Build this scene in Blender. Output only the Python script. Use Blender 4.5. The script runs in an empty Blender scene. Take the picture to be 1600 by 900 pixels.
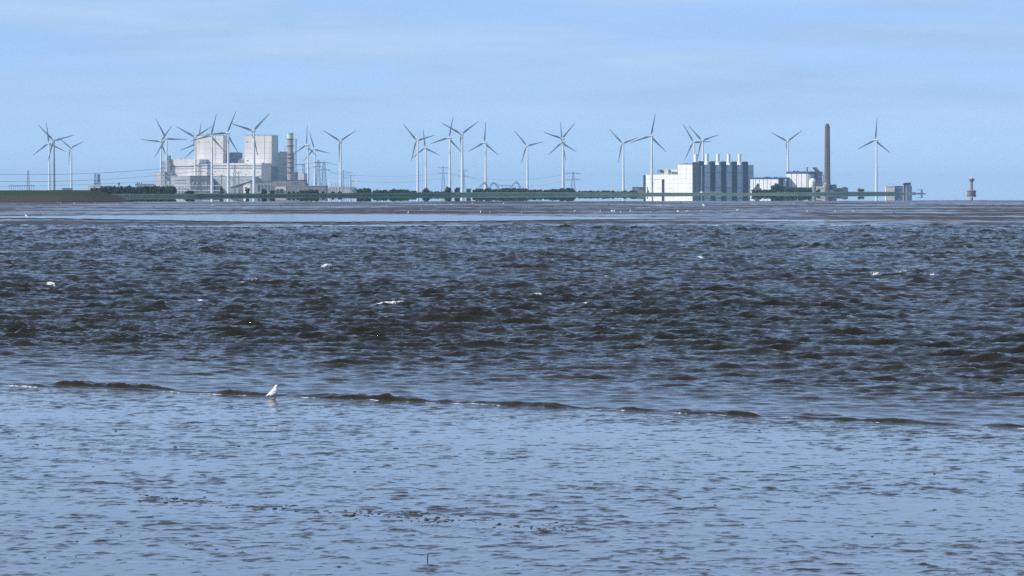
import bpy, math, random
import numpy as np
from mathutils import Vector, Matrix, Euler

SC = bpy.context.scene
COL = SC.collection
R = math.radians
random.seed(7)

# ------------------------------------------------------------------ camera
F, HX, HY, EYE = 6000.0, 800.0, 297.0, 5.4      # focal length in photo pixels, horizon row, eye height (m)
cam_d = bpy.data.cameras.new('camera')
cam = bpy.data.objects.new('camera', cam_d); COL.objects.link(cam)
cam.location = (0, 0, EYE); cam.rotation_euler = (R(90), 0, 0)
cam_d.sensor_width = 36; cam_d.lens = 36 * F / 1600
cam_d.shift_y = -(450 - HY) / 1600
cam_d.clip_start = 0.5; cam_d.clip_end = 200000
SC.camera = cam

# ------------------------------------------------------------------ sun and sky
SUN_AZ, SUN_EL = 16.0, 38.0                     # degrees towards the camera from due left; elevation
sdir = Vector((-math.cos(R(SUN_AZ)) * math.cos(R(SUN_EL)), -math.sin(R(SUN_AZ)) * math.cos(R(SUN_EL)), math.sin(R(SUN_EL))))
sun_d = bpy.data.lights.new('sun', 'SUN'); sun_d.energy = 5.0; sun_d.angle = R(0.5); sun_d.color = (1.0, 0.94, 0.86)
sun = bpy.data.objects.new('sun', sun_d); COL.objects.link(sun)
sun.rotation_euler = sdir.to_track_quat('Z', 'Y').to_euler(); sun.location = (-200, -100, 300)

W = bpy.data.worlds.new('World'); SC.world = W; W.use_nodes = True
nt = W.node_tree; nt.nodes.clear()
N = nt.nodes.new; LK = nt.links.new
sky = N('ShaderNodeTexSky'); sky.sky_type = 'NISHITA'; sky.sun_disc = False
sky.sun_elevation = R(SUN_EL); sky.sun_rotation = math.atan2(sdir.x, sdir.y)
sky.air_density = 1.0; sky.dust_density = 0.3; sky.ozone_density = 2.0; sky.altitude = 0
tint = N('ShaderNodeMixRGB'); tint.blend_type = 'MULTIPLY'; tint.inputs[0].default_value = 1
tint.inputs[2].default_value = (0.70, 0.845, 1.26, 1)
LK(sky.outputs[0], tint.inputs[1])
tc = N('ShaderNodeTexCoord'); lift = N('ShaderNodeVectorMath'); lift.operation = 'ADD'; lift.inputs[1].default_value = (0, 0, 0.05)
nrm = N('ShaderNodeVectorMath'); nrm.operation = 'NORMALIZE'
LK(tc.outputs['Generated'], lift.inputs[0]); LK(lift.outputs[0], nrm.inputs[0]); LK(nrm.outputs[0], sky.inputs['Vector'])
tc2 = tc; mp = N('ShaderNodeMapping'); mp.inputs['Scale'].default_value = (9, 9, 75)
LK(tc.outputs['Generated'], mp.inputs[0])
nz = N('ShaderNodeTexNoise'); nz.inputs['Scale'].default_value = 1.0; nz.inputs['Detail'].default_value = 6; nz.inputs['Roughness'].default_value = 0.52
LK(mp.outputs[0], nz.inputs['Vector'])
ramp = N('ShaderNodeValToRGB'); ramp.color_ramp.elements[0].position = 0.30; ramp.color_ramp.elements[1].position = 0.56
ramp.color_ramp.elements[0].color = (0, 0, 0, 1); ramp.color_ramp.elements[1].color = (0.9, 0.9, 0.9, 1)
LK(nz.outputs['Fac'], ramp.inputs[0])
mp2 = N('ShaderNodeMapping'); mp2.inputs['Scale'].default_value = (14, 14, 120); mp2.inputs['Location'].default_value = (3.1, 1.7, 0.4)
LK(tc.outputs['Generated'], mp2.inputs[0])
nz2 = N('ShaderNodeTexNoise'); nz2.inputs['Scale'].default_value = 1.0; nz2.inputs['Detail'].default_value = 7; nz2.inputs['Roughness'].default_value = 0.6
LK(mp2.outputs[0], nz2.inputs['Vector'])
tone = N('ShaderNodeValToRGB'); tone.color_ramp.elements[0].position = 0.38; tone.color_ramp.elements[1].position = 0.66
tone.color_ramp.elements[0].color = (2.85, 4.15, 6.15, 1); tone.color_ramp.elements[1].color = (3.5, 4.85, 6.7, 1)
LK(nz2.outputs['Fac'], tone.inputs[0])
sepz = N('ShaderNodeSeparateXYZ'); LK(tc.outputs['Generated'], sepz.inputs[0])
veil = N('ShaderNodeMapRange'); veil.inputs['From Min'].default_value = 0.004; veil.inputs['From Max'].default_value = 0.035; veil.inputs['To Min'].default_value = 0.12; veil.inputs['To Max'].default_value = 1.0
LK(sepz.outputs['Z'], veil.inputs['Value'])
cov = N('ShaderNodeMath'); cov.operation = 'MULTIPLY'; LK(ramp.outputs[0], cov.inputs[0]); LK(veil.outputs[0], cov.inputs[1])
cl = N('ShaderNodeMixRGB'); cl.blend_type = 'MIX'
LK(cov.outputs[0], cl.inputs[0]); LK(tint.outputs[0], cl.inputs[1]); LK(tone.outputs[0], cl.inputs[2])
bg = N('ShaderNodeBackground'); bg.inputs['Strength'].default_value = 0.125
LK(cl.outputs[0], bg.inputs['Color'])
wo = N('ShaderNodeOutputWorld'); LK(bg.outputs[0], wo.inputs['Surface'])

vs = SC.view_settings; vs.view_transform = 'Standard'; vs.look = 'None'; vs.gamma = 1; vs.exposure = 0.15; vs.use_curve_mapping = False
SC.render.engine = 'CYCLES'
SC.cycles.use_denoising = False
SC.cycles.max_bounces = 6; SC.cycles.glossy_bounces = 3; SC.cycles.diffuse_bounces = 2
SC.cycles.volume_bounces = 0; SC.cycles.caustics_reflective = False; SC.cycles.caustics_refractive = False

# ------------------------------------------------------------------ helpers
def PX(x, Y): return (x - HX) * Y / F
def PZ(y, Y): return EYE - (y - HY) * Y / F
def YG(y, z=0.0): return (EYE - z) * F / (y - HY)       # distance of a ground point seen at photo row y

def mat(name, col, rough=0.7, metal=0.0, vary=0.15, scale=0.2, col2=None, bump=0.0, stretch=(1, 1, 1), spec=0.3, detail=4, ior=None):
    m = bpy.data.materials.new(name); m.use_nodes = True
    t = m.node_tree; b = t.nodes['Principled BSDF']
    b.inputs['Roughness'].default_value = rough; b.inputs['Metallic'].default_value = metal
    b.inputs['Specular IOR Level'].default_value = spec
    if ior: b.inputs['IOR'].default_value = ior
    g = t.nodes.new('ShaderNodeNewGeometry'); mpn = t.nodes.new('ShaderNodeMapping')
    mpn.inputs['Scale'].default_value = tuple(scale * s for s in stretch)
    n = t.nodes.new('ShaderNodeTexNoise'); n.inputs['Scale'].default_value = 1; n.inputs['Detail'].default_value = detail
    t.links.new(g.outputs['Position'], mpn.inputs[0]); t.links.new(mpn.outputs[0], n.inputs['Vector'])
    r = t.nodes.new('ShaderNodeValToRGB'); r.color_ramp.elements[0].position = 0.33; r.color_ramp.elements[1].position = 0.67
    c2 = col2 or tuple(min(1, c * (1 + vary)) for c in col)
    c1 = col if col2 else tuple(c * (1 - vary) for c in col)
    r.color_ramp.elements[0].color = (*c1, 1); r.color_ramp.elements[1].color = (*c2, 1)
    t.links.new(n.outputs['Fac'], r.inputs[0]); t.links.new(r.outputs[0], b.inputs['Base Color'])
    if bump:
        bp = t.nodes.new('ShaderNodeBump'); bp.inputs['Strength'].default_value = bump
        t.links.new(n.outputs['Fac'], bp.inputs['Height']); t.links.new(bp.outputs[0], b.inputs['Normal'])
    return m

class MB:
    """collects shapes and links them as one mesh object"""
    def __init__(s): s.v = []; s.f = []
    def add(s, vs_, fs):
        o = len(s.v); s.v += [tuple(p) for p in vs_]; s.f += [tuple(i + o for i in f) for f in fs]; return s
    def hexa(s, b, t):                      # b, t: four bottom and four top corners, same winding
        return s.add(list(b) + list(t), [(3, 2, 1, 0), (4, 5, 6, 7), (0, 1, 5, 4), (1, 2, 6, 5), (2, 3, 7, 6), (3, 0, 4, 7)])
    def box(s, x0, x1, y0, y1, z0, z1):
        return s.hexa([(x0, y0, z0), (x1, y0, z0), (x1, y1, z0), (x0, y1, z0)], [(x0, y0, z1), (x1, y0, z1), (x1, y1, z1), (x0, y1, z1)])
    def tube(s, p, q, r0, r1=None, n=6):
        p = Vector(p); q = Vector(q); r1 = r0 if r1 is None else r1
        d = (q - p).normalized(); a = d.orthogonal().normalized(); b = d.cross(a)
        vs_ = []
        for c, r in ((p, r0), (q, r1)):
            for i in range(n):
                an = 2 * math.pi * (i + .5) / n; vs_.append(c + a * (r * math.cos(an)) + b * (r * math.sin(an)))
        fs = [(i, (i + 1) % n, n + (i + 1) % n, n + i) for i in range(n)] + [tuple(range(n - 1, -1, -1)), tuple(range(n, 2 * n))]
        return s.add(vs_, fs)
    def lathe(s, prof, n=24, c=(0, 0, 0)):
        vs_ = []; fs = []
        for r, z in prof:
            for i in range(n):
                an = 2 * math.pi * i / n; vs_.append((c[0] + r * math.cos(an), c[1] + r * math.sin(an), c[2] + z))
        for k in range(len(prof) - 1):
            for i in range(n): fs.append((k * n + i, k * n + (i + 1) % n, (k + 1) * n + (i + 1) % n, (k + 1) * n + i))
        fs += [tuple(range(n - 1, -1, -1)), tuple(range((len(prof) - 1) * n, len(prof) * n))]
        return s.add(vs_, fs)
    def prism(s, poly, z0, z1):
        n = len(poly)
        return s.add([(x, y, z0) for x, y in poly] + [(x, y, z1) for x, y in poly],
                     [tuple(range(n - 1, -1, -1)), tuple(range(n, 2 * n))] + [(i, (i + 1) % n, n + (i + 1) % n, n + i) for i in range(n)])
    def build(s, name, m, parent=None, smooth=False, origin=None):
        me = bpy.data.meshes.new(name)
        o0 = Vector(parent.matrix_world.translation) if parent else Vector(origin or (0, 0, 0))
        if parent is not None:
            p = parent; o0 = Vector((0, 0, 0))
            while p is not None: o0 += p.location; p = p.parent
        me.from_pydata([(v[0] - o0.x, v[1] - o0.y, v[2] - o0.z) for v in s.v], [], s.f)
        me.materials.append(m)
        if smooth:
            me.polygons.foreach_set('use_smooth', [True] * len(me.polygons)); me.set_sharp_from_angle(angle=0.7)
        ob = bpy.data.objects.new(name, me); COL.objects.link(ob)
        if parent: ob.parent = parent
        else: ob.location = o0
        return ob

def tag(o, label=None, cat=None, group=None, kind=None):
    if label: o['label'] = label
    if cat: o['category'] = cat
    if group: o['group'] = group
    if kind: o['kind'] = kind
    return o

def thing(name, label, cat, loc, group=None):
    o = bpy.data.objects.new(name, None); COL.objects.link(o); o.location = loc
    o.empty_display_size = 1.0
    return tag(o, label, cat, group)

def copy_tree(o, parent=None):
    c = o.copy(); COL.objects.link(c); c.parent = parent
    for ch in list(o.children): copy_tree(ch, c)
    return c

# numpy noise
def _hash(ix, iy, seed):
    h = (ix.astype(np.int64) * 374761393 + iy.astype(np.int64) * 668265263 + seed * 1442695041) & 0xFFFFFFFF
    h = ((h ^ (h >> 13)) * 1274126177) & 0xFFFFFFFF
    return ((h ^ (h >> 16)) & 0xFFFFFF) / float(0xFFFFFF)
def vnoise(x, y, seed=0):
    ix = np.floor(x); iy = np.floor(y); fx = x - ix; fy = y - iy
    fx = fx * fx * fx * (fx * (fx * 6 - 15) + 10); fy = fy * fy * fy * (fy * (fy * 6 - 15) + 10)
    a = _hash(ix, iy, seed); b = _hash(ix + 1, iy, seed); c = _hash(ix, iy + 1, seed); d = _hash(ix + 1, iy + 1, seed)
    return (a * (1 - fx) + b * fx) * (1 - fy) + (c * (1 - fx) + d * fx) * fy
def fbm(x, y, seed=0, oct_=4, gain=0.5):
    s = 0; a = 1; t = 0
    for i in range(oct_):
        s = s + a * vnoise(x, y, seed + i * 17); t += a; a *= gain
        x, y = x * 1.9 + y * .55 + 13.1, y * 1.9 - x * .55 + 7.7
    return s / t
def sstep(a, b, x):
    t = np.clip((x - a) / (b - a), 0, 1); return t * t * (3 - 2 * t)

def grid_mesh(name, X, Y, Z, m, smooth=True, attrs=None):
    nr, nc = X.shape
    me = bpy.data.meshes.new(name)
    co = np.stack([X, Y, Z], -1).reshape(-1, 3).astype(np.float32)
    me.vertices.add(nr * nc); me.vertices.foreach_set('co', co.ravel())
    i = np.arange(nr * nc).reshape(nr, nc)
    q = np.stack([i[:-1, :-1], i[:-1, 1:], i[1:, 1:], i[1:, :-1]], -1).reshape(-1)
    nq = (nr - 1) * (nc - 1)
    me.loops.add(nq * 4); me.loops.foreach_set('vertex_index', q.astype(np.int32))
    me.polygons.add(nq); me.polygons.foreach_set('loop_start', np.arange(0, nq * 4, 4, dtype=np.int32))
    me.polygons.foreach_set('use_smooth', np.full(nq, smooth))
    me.update(calc_edges=True)
    for k, a in (attrs or {}).items():
        at = me.attributes.new(k, 'FLOAT', 'POINT'); at.data.foreach_set('value', a.ravel().astype(np.float32))
    me.materials.append(m)
    o = bpy.data.objects.new(name, me); COL.objects.link(o)
    return o

# ------------------------------------------------------------------ setting: water and mud
SH0, SHK = 95.6, -0.72                                    # shoreline: Y = SH0 + SHK * X
SHN = math.sqrt(1 + SHK * SHK)
def shore_wiggle(X):
    return 0.5 * (vnoise(X * 0.22, X * 0 + 3.3, 5) - .5) + 0.9 * (vnoise(X * 0.07, X * 0 + 1.3, 6) - .5)
def shore_d(X, Y): return (Y - (SH0 + SHK * X + shore_wiggle(X))) / SHN

def water_material():
    m = bpy.data.materials.new('murky_water'); m.use_nodes = True; t = m.node_tree; b = t.nodes['Principled BSDF']
    n = t.nodes.new; l = t.links.new
    geo = n('ShaderNodeNewGeometry')
    at = n('ShaderNodeAttribute'); at.attribute_name = 'foam'
    ag = n('ShaderNodeAttribute'); ag.attribute_name = 'silt'
    n1 = n('ShaderNodeTexNoise'); n1.inputs['Scale'].default_value = 5.5; n1.inputs['Detail'].default_value = 5; n1.inputs['Roughness'].default_value = .62
    mpn = n('ShaderNodeMapping'); mpn.inputs['Rotation'].default_value = (0, 0, R(30)); mpn.inputs['Scale'].default_value = (.7, 1.2, 1)
    l(geo.outputs['Position'], mpn.inputs[0]); l(mpn.outputs[0], n1.inputs['Vector'])
    bp = n('ShaderNodeBump'); bp.inputs['Strength'].default_value = 0.8; bp.inputs['Distance'].default_value = 0.06
    ach = n('ShaderNodeAttribute'); ach.attribute_name = 'chop'; l(ach.outputs['Fac'], bp.inputs['Strength'])
    l(n1.outputs['Fac'], bp.inputs['Height']); l(bp.outputs[0], b.inputs['Normal'])
    mc = n('ShaderNodeMixRGB'); mc.inputs[1].default_value = (0.006, 0.0065, 0.004, 1); mc.inputs[2].default_value = (0.018, 0.0135, 0.006, 1)
    l(ag.outputs['Fac'], mc.inputs[0])
    mf = n('ShaderNodeMixRGB'); mf.inputs[2].default_value = (0.78, 0.78, 0.76, 1)
    n2 = n('ShaderNodeTexNoise'); n2.inputs['Scale'].default_value = 9; n2.inputs['Detail'].default_value = 4
    l(geo.outputs['Position'], n2.inputs['Vector'])
    mu = n('ShaderNodeMath'); mu.operation = 'ADD'; l(at.outputs['Fac'], mu.inputs[0]); l(n2.outputs['Fac'], mu.inputs[1])
    rp = n('ShaderNodeMapRange'); rp.inputs['From Min'].default_value = 0.92; rp.inputs['From Max'].default_value = 1.15; l(mu.outputs[0], rp.inputs['Value'])
    l(rp.outputs[0], mf.inputs[0]); l(mc.outputs[0], mf.inputs[1]); l(mf.outputs[0], b.inputs['Base Color'])
    ro = n('ShaderNodeMapRange'); ro.inputs['To Min'].default_value = 0.04; ro.inputs['To Max'].default_value = 0.8
    l(rp.outputs[0], ro.inputs['Value']); l(ro.outputs[0], b.inputs['Roughness'])
    b.inputs['IOR'].default_value = 1.33; b.inputs['Specular IOR Level'].default_value = 0.34
    return m

def calm_water(name, bump=0.0, scale=1.0, rough=0.0):
    m = bpy.data.materials.new(name); m.use_nodes = True; t = m.node_tree; b = t.nodes['Principled BSDF']
    b.inputs['Base Color'].default_value = (0.03, 0.028, 0.022, 1); b.inputs['Roughness'].default_value = rough; b.inputs['IOR'].default_value = 1.33
    if bump:
        g = t.nodes.new('ShaderNodeNewGeometry'); n1 = t.nodes.new('ShaderNodeTexNoise'); n1.inputs['Scale'].default_value = scale; n1.inputs['Detail'].default_value = 5
        t.links.new(g.outputs['Position'], n1.inputs['Vector'])
        bp = t.nodes.new('ShaderNodeBump'); bp.inputs['Strength'].default_value = 1; bp.inputs['Distance'].default_value = bump
        t.links.new(n1.outputs['Fac'], bp.inputs['Height']); t.links.new(bp.outputs[0], b.inputs['Normal'])
    return m

# one sheet of ground to the horizon, under everything
g = MB(); g.add([(-30000, -300, -1.0), (30000, -300, -1.0), (30000, 40000, -1.0), (-30000, 40000, -1.0)], [(0, 1, 2, 3)])
tag(g.build('seabed', mat('seabed_mud', (0.06, 0.05, 0.04), 0.8)), kind='structure')
g = MB(); g.add([(-30000, 545, 0), (30000, 545, 0), (30000, 40000, 0), (-30000, 40000, 0)], [(0, 1, 2, 3)])
tag(g.build('sea', calm_water('mirage_mirror_water')), kind='structure')  # kept mirror-still so its reflections stand in for the mirage below the far shore

# choppy channel: displaced water
def build_channel():
    s = [-2.0]
    while s[-1] < 485: s.append(s[-1] + (0.05 if -.3 < s[-1] < 2.2 else 0.11) + 0.0015 * max(0, s[-1]))
    s = np.array(s)[:, None]
    nc = 720
    t = np.linspace(-1, 1, nc)[None, :]
    Wd = 0.146 * (95 + np.maximum(s, 0)) + 4
    X = t * Wd + 0 * s
    k = 1 - sstep(0, 220, s)
    Y = SH0 + k * (SHK * X + shore_wiggle(X)) + s
    d = shore_d(X, Y)
    rng = np.random.default_rng(11)
    amp = 0.07 + 0.93 * sstep(0.5, 46, d) ** 0.8
    amp = amp * (1.05 + 0.3 * sstep(220, 480, Y))
    gust = 0.55 + 0.9 * fbm(X / 22, Y / 30, 41, 3)
    amp = amp * gust
    amps = gust * (0.20 + 0.80 * sstep(0.0, 26, d)) * (1 + 0.2 * sstep(220, 480, Y))
    Z = np.zeros_like(X); DX = np.zeros_like(X); DY = np.zeros_like(X)
    nwav = 96
    for i in range(nwav):
        lam = 0.30 * (6.0 / 0.30) ** ((i + rng.random()) / nwav)
        th = math.atan2(-0.95, -0.30) + rng.normal(0, 0.25 if lam > 1.3 else 0.48)
        kx, ky = math.cos(th) * 2 * math.pi / lam, math.sin(th) * 2 * math.pi / lam
        a = (0.0112 if lam > 1.3 else 0.0125) * lam ** 0.82 * math.exp(-(lam / 3.9) ** 4) * (0.6 + 0.8 * rng.random())
        ph = kx * X + ky * Y + rng.random() * 6.283
        c = np.cos(ph) * a; sn = np.sin(ph) * a
        A_ = amp if lam > 1.5 else amps
        Z += c * A_; DX -= 0.6 * sn * math.cos(th) * A_; DY -= 0.6 * sn * math.sin(th) * A_
    rms = float(np.sqrt((Z[(d > 80)] ** 2).mean()))
    print('wave rms', rms)
    foam = np.zeros_like(X)
    # breakers: (photo x, photo y, half width px, height m)
    for (px, py, hw, h) in [(143, 414, 30, .14), (520, 417, 26, .13), (642, 416, 16, .1), (375, 443, 50, .15), (612, 475, 42, .2), (912, 476, 18, .14),
                            (945, 432, 10, .1), (1450, 429, 20, .14), (1380, 428, 22, .1), (1045, 405, 14, .1), (1410, 424, 16, .1), (1090, 402, 12, .1),
                            (160, 416, 10, .1), (78, 446, 12, .1), (190, 446, 12, .1), (840, 461, 10, .1), (1125, 444, 12, .1), (930, 440, 8, .1), (310, 470, 8, .08), (735, 395, 10, .08)]:
        Yc = YG(py, 0.12); xc = PX(px, Yc); w = hw * Yc / F
        tx = (X - xc); ty = (Y - Yc - 0.25 * tx * 0 + 0.35 * (vnoise(X * .8, Y * 0 + px, 9) - .5))
        win = np.exp(-(tx / w) ** 4)
        dep = 0.0022 * Yc + 0.25
        Z += .75 * h * win * np.exp(-(ty / (dep * 1.5)) ** 2)
        foam = np.maximum(foam, win * np.exp(-((ty - dep * .2) / (dep * .9)) ** 2) * (0.34 + 0.42 * vnoise(X * 3.1 / w, Y * 2, px)))
    silt = 0.25 + 0.6 * fbm(X / 9, Y / 9, 77, 3)
    silt = np.clip(silt + 0.7 * (1 - sstep(0, 25, d)), 0, 1)
    # small breaking ripples along the mud edge
    edge = sstep(-0.3, 0.3, d)
    for (x0, x1, py, h) in [(70, 272, 603.5, .15), (-60, 60, 603, .05), (335, 425, 616.5, .08), (430, 500, 621, .04), (500, 668, 623, .11), (680, 760, 631, .05), (765, 900, 636, .045), (925, 1000, 640, .04),
                            (1045, 1135, 645, .06), (1140, 1190, 651, .06), (1252, 1312, 646, .06), (1300, 1400, 659, .04), (1395, 1490, 660, .045), (1530, 1640, 662.5, .05)]:
        Yc = YG(py + 3); xa, xb = PX(x0, Yc), PX(x1, Yc); xm = (xa + xb) / 2; hw = (xb - xa) / 2
        dc = (Yc - (SH0 + SHK * xm)) / SHN
        win = np.exp(-((X - xm) / hw) ** 6) * (0.62 + 0.32 * vnoise(X * 1.1, X * 0 + py, 23) + .28 * vnoise(X * 6, Y * 4, 24))
        dd = d - max(dc, 0.3) - 0.28 * (vnoise(X * .6, X * 0 + py, 31) - .5)
        prof = np.where(dd < 0, np.exp(-(dd / 0.08) ** 2), np.exp(-(dd / 0.75) ** 2))
        Z += h * win * prof * edge * (1 + .30 * (vnoise(X * 5, Y * 5, 27) - .5) + .22 * (vnoise(X * 15, Y * 6, 28) - .5))
        silt = np.maximum(silt, 1.6 * win * prof * edge)
        foam = np.maximum(foam, 0.42 * win * np.exp(-((dd - .05) / .10) ** 2) * vnoise(X * 9, Y * 9, 3) ** 2)
    lip = (0.012 + 0.04 * vnoise(X * .8, X * 0 + 7.7, 63) * vnoise(X * 3.1, Y * 2, 64) + .02 * vnoise(X * .25, X * 0 + 2.2, 65))
    ddl = d - 0.35 - .2 * (vnoise(X * .9, X * 0 + 4.4, 66) - .5)
    silt = np.maximum(silt, 1.2 * np.exp(-(ddl / .25) ** 2))
    Z += lip * np.where(ddl < 0, np.exp(-(ddl / .06) ** 2), np.exp(-(ddl / .5) ** 2)) * edge
    # thin foam along the edge
    foam = np.maximum(foam, np.exp(-((d - 0.08) / 0.11) ** 2) * (0.2 + 0.40 * fbm(X * .7, Y * .7, 55, 3)) * sstep(-10, 2, X + 6))
    foam = np.maximum(foam, np.exp(-((d - 0.08) / 0.09) ** 2) * (0.34 + 0.50 * fbm(X * .9, Y * .9, 59, 3)))
    Z += 0.012 * (fbm(X * 2.2, Y * 2.2, 91, 3) - .5) * (0.5 + 0.5 * amp)
    Z = np.where(d < 0, Z * np.clip(1 + d, 0, 1) - 0.02 * np.clip(-d, 0, 3), Z)
    return grid_mesh('channel_water', X + DX, Y + DY, Z, water_material(), attrs={'foam': foam, 'silt': np.clip(silt, 0, 1.6), 'chop': np.clip(.16 + .5 * sstep(0, 40, d), 0, 1)})
tag(build_channel(), kind='structure')

def wet_mud_material(name, near):
    m = bpy.data.materials.new(name); m.use_nodes = True; t = m.node_tree; b = t.nodes['Principled BSDF']
    n = t.nodes.new; l = t.links.new
    at = n('ShaderNodeAttribute'); at.attribute_name = 'bare'
    geo = n('ShaderNodeNewGeometry')
    n1 = n('ShaderNodeTexNoise'); n1.inputs['Scale'].default_value = 9.0 if near else 0.25; n1.inputs['Detail'].default_value = 5; n1.inputs['Roughness'].default_value = .6
    l(geo.outputs['Position'], n1.inputs['Vector'])
    ad = n('ShaderNodeMath'); ad.operation = 'ADD'; l(at.outputs['Fac'], ad.inputs[0]); l(n1.outputs['Fac'], ad.inputs[1])
    rp = n('ShaderNodeMapRange'); rp.inputs['From Min'].default_value = 0.58 if near else .85; rp.inputs['From Max'].default_value = 1.38 if near else 1.3; l(ad.outputs[0], rp.inputs['Value'])
    mc = n('ShaderNodeMixRGB'); mc.inputs[1].default_value = (0.045, 0.042, 0.040, 1) if near else (0.055, 0.047, 0.043, 1); mc.inputs[2].default_value = (0.024, 0.021, 0.020, 1) if near else (0.046, 0.037, 0.032, 1)
    l(rp.outputs[0], mc.inputs[0]); l(mc.outputs[0], b.inputs['Base Color'])
    ro = n('ShaderNodeMapRange'); ro.inputs['To Min'].default_value = 0.03 if near else 0.22; ro.inputs['To Max'].default_value = 0.62 if near else 0.6
    l(rp.outputs[0], ro.inputs['Value']); l(ro.outputs[0], b.inputs['Roughness'])
    sp = n('ShaderNodeMapRange'); sp.inputs['To Min'].default_value = 0.5; sp.inputs['To Max'].default_value = 0.12
    l(rp.outputs[0], sp.inputs['Value']); l(sp.outputs[0], b.inputs['Specular IOR Level'])
    b.inputs['IOR'].default_value = 1.34
    n3 = n('ShaderNodeTexNoise'); n3.inputs['Scale'].default_value = 16 if near else 0.7; n3.inputs['Detail'].default_value = 3
    l(geo.outputs['Position'], n3.inputs['Vector'])
    bp = n('ShaderNodeBump'); bp.inputs['Strength'].default_value = 0.5 if near else 0.5; bp.inputs['Distance'].default_value = 0.0035 if near else 0.25
    l(n3.outputs['Fac'], bp.inputs['Height']); l(bp.outputs[0], b.inputs['Normal'])
    return m

def build_foreshore():
    yy = [40.0]
    while yy[-1] < 112: yy.append(yy[-1] + 0.0016 * yy[-1])
    yb = np.array(yy)[:, None]; nc = 620
    t = np.linspace(-1, 1, nc)[None, :]
    X = t * (0.146 * yb + 3.5); Y = yb + 0 * X
    d = shore_d(X, Y)
    base = -0.006 * d
    band = fbm(X * .16, Y * .22, 131, 3)                        # wetter and drier swathes
    f = fbm(X * 2.6, Y * 1.5, 101, 5, .6)                       # lumps a few decimetres across
    f2 = fbm(X * 5.5, Y * 3.0, 171, 3, .55)
    px = X / Y * F + HX; yl = np.interp(X, [-8.5, -6.5, -3.2, -1.8, .2, 1.4], [65.2, 64.6, 63.2, 62.6, 61.2, 60.2])
    clodline = .42 * np.exp(-((Y - yl) / 1.0) ** 2) * sstep(-8.8, -7.2, X) * sstep(2.6, .2, X) * (.2 + 1.2 * fbm(X * 1.1, Y * .8, 351, 3))
    near_edge_ = np.exp(-((d + 2.5) / 3.5) ** 2)
    w_ = np.clip(.35 + 1.5 * (band - .35) + .5 * near_edge_, .25, 1.5)
    lump = np.clip(f - (0.69 - 0.13 * (band - .5) - .05 * near_edge_), 0, 1)
    fs = .62 * fbm(X * 4.6, Y * 4.2, 301, 3, .75) + .26 * fbm(X * 2.4, Y * 2.6, 331, 3, .6) + .12 * fbm(X * 1.0, Y * 1.4, 341, 3)                     # drained streaks between the films of water
    Z = base + w_ * (0.016 * (f - .5) + 0.012 * (f2 - .5) + 0.024 * (fs - .5)) + 0.05 * lump
    bare = np.clip(lump * 5, 0, 1) * 0.6 + np.clip(3.3 * (fs - .478) + .45 * (band - .5) + clodline + .22 * near_edge_ + .3 * (f2 - .5), -.3, .7)
    return grid_mesh('foreshore_mud', X, Y, Z, wet_mud_material('wet_mud', True), attrs={'bare': bare})
tag(build_foreshore(), kind='structure')

def far_edge(X): return 1812 + 0.62 * X + 70 * (vnoise(X / 60, X * 0, 8) - .5) + 30 * (vnoise(X / 14, X * 0, 9) - .5)
def near_edge(X): return 560 - 0.13 * X + 26 * (vnoise(X / 30, X * 0, 18) - .5) + 12 * (vnoise(X / 7, X * 0, 19) - .5)
def build_flats():
    nr, nc = 420, 330
    s = np.linspace(0, 1, nr)[:, None] ** 1.5; t = np.linspace(-1, 1, nc)[None, :]
    Xn = t * (0.16 * 560 + 25); Xf = t * (0.16 * 1900 + 120)
    X = Xn + (Xf - Xn) * s
    Y = near_edge(X) * (1 - s) + far_edge(X) * s
    f = fbm(X / 26, Y / 34, 201, 4); g2 = fbm(X / 5, Y / 7, 231, 3); bk = fbm(X / 110, Y / 60, 261, 3)
    rim = sstep(0, .03, s) * sstep(0, .012, 1 - s)
    Z = -0.10 + rim * (0.13 + 0.16 * (f - .35) + 0.10 * (g2 - .5)) + 0.10 * sstep(.93, .99, s) * rim
    Z = Z + 0.16 * np.clip(bk - .55, 0, 1) * rim
    bare = np.clip(1.7 * (f - .45) + 1.5 * (bk - .5) + 1.1 * (g2 - .5) + .52 + .12 * sstep(.12, .0, s) + 1.4 * (fbm(X / 1.6, Y / 9, 291, 3) - .5), -.3, .85)
    return grid_mesh('tidal_flat', X, Y, Z, wet_mud_material('far_mud', False), attrs={'bare': bare})
tag(build_flats(), kind='structure')

def build_pool(name, rows, z, m):
    up = []; lo = []
    rnd = random.Random(3)
    xs = np.linspace(rows[0][0], rows[-1][0], 160)
    for x in xs:
        yu = np.interp(x, [r[0] for r in rows], [r[1] for r in rows]) + rnd.uniform(-.25, .25)
        yl = np.interp(x, [r[0] for r in rows], [r[2] for r in rows]) + rnd.uniform(-.35, .35)
        yl = max(yl, yu + .05)
        Ya, Yb = YG(yu, z), YG(yl, z)
        up.append((PX(x, Ya), Ya, z)); lo.append((PX(x, Yb), Yb, z))
    g = MB(); n = len(xs)
    g.add(lo + up, [(i, i + 1, n + i + 1, n + i) for i in range(n - 1)])
    return tag(g.build(name, m), kind='structure')
pool_m = calm_water('rippled_pool_water', 0.05, 1.6, 0.1)
build_pool('tidal_pool', [(-200, 338, 339.4), (0, 337.6, 340), (180, 336.5, 342.5), (400, 335.2, 346.5), (620, 335.2, 346), (800, 337, 344.5), (900, 338.5, 343), (1060, 340.6, 341.6)], 0.17, pool_m)
build_pool('tidal_pool', [(200, 353.6, 354.6), (420, 352.2, 354.3), (620, 351.6, 353.6), (760, 351.8, 352.4)], 0.17, pool_m)

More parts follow.
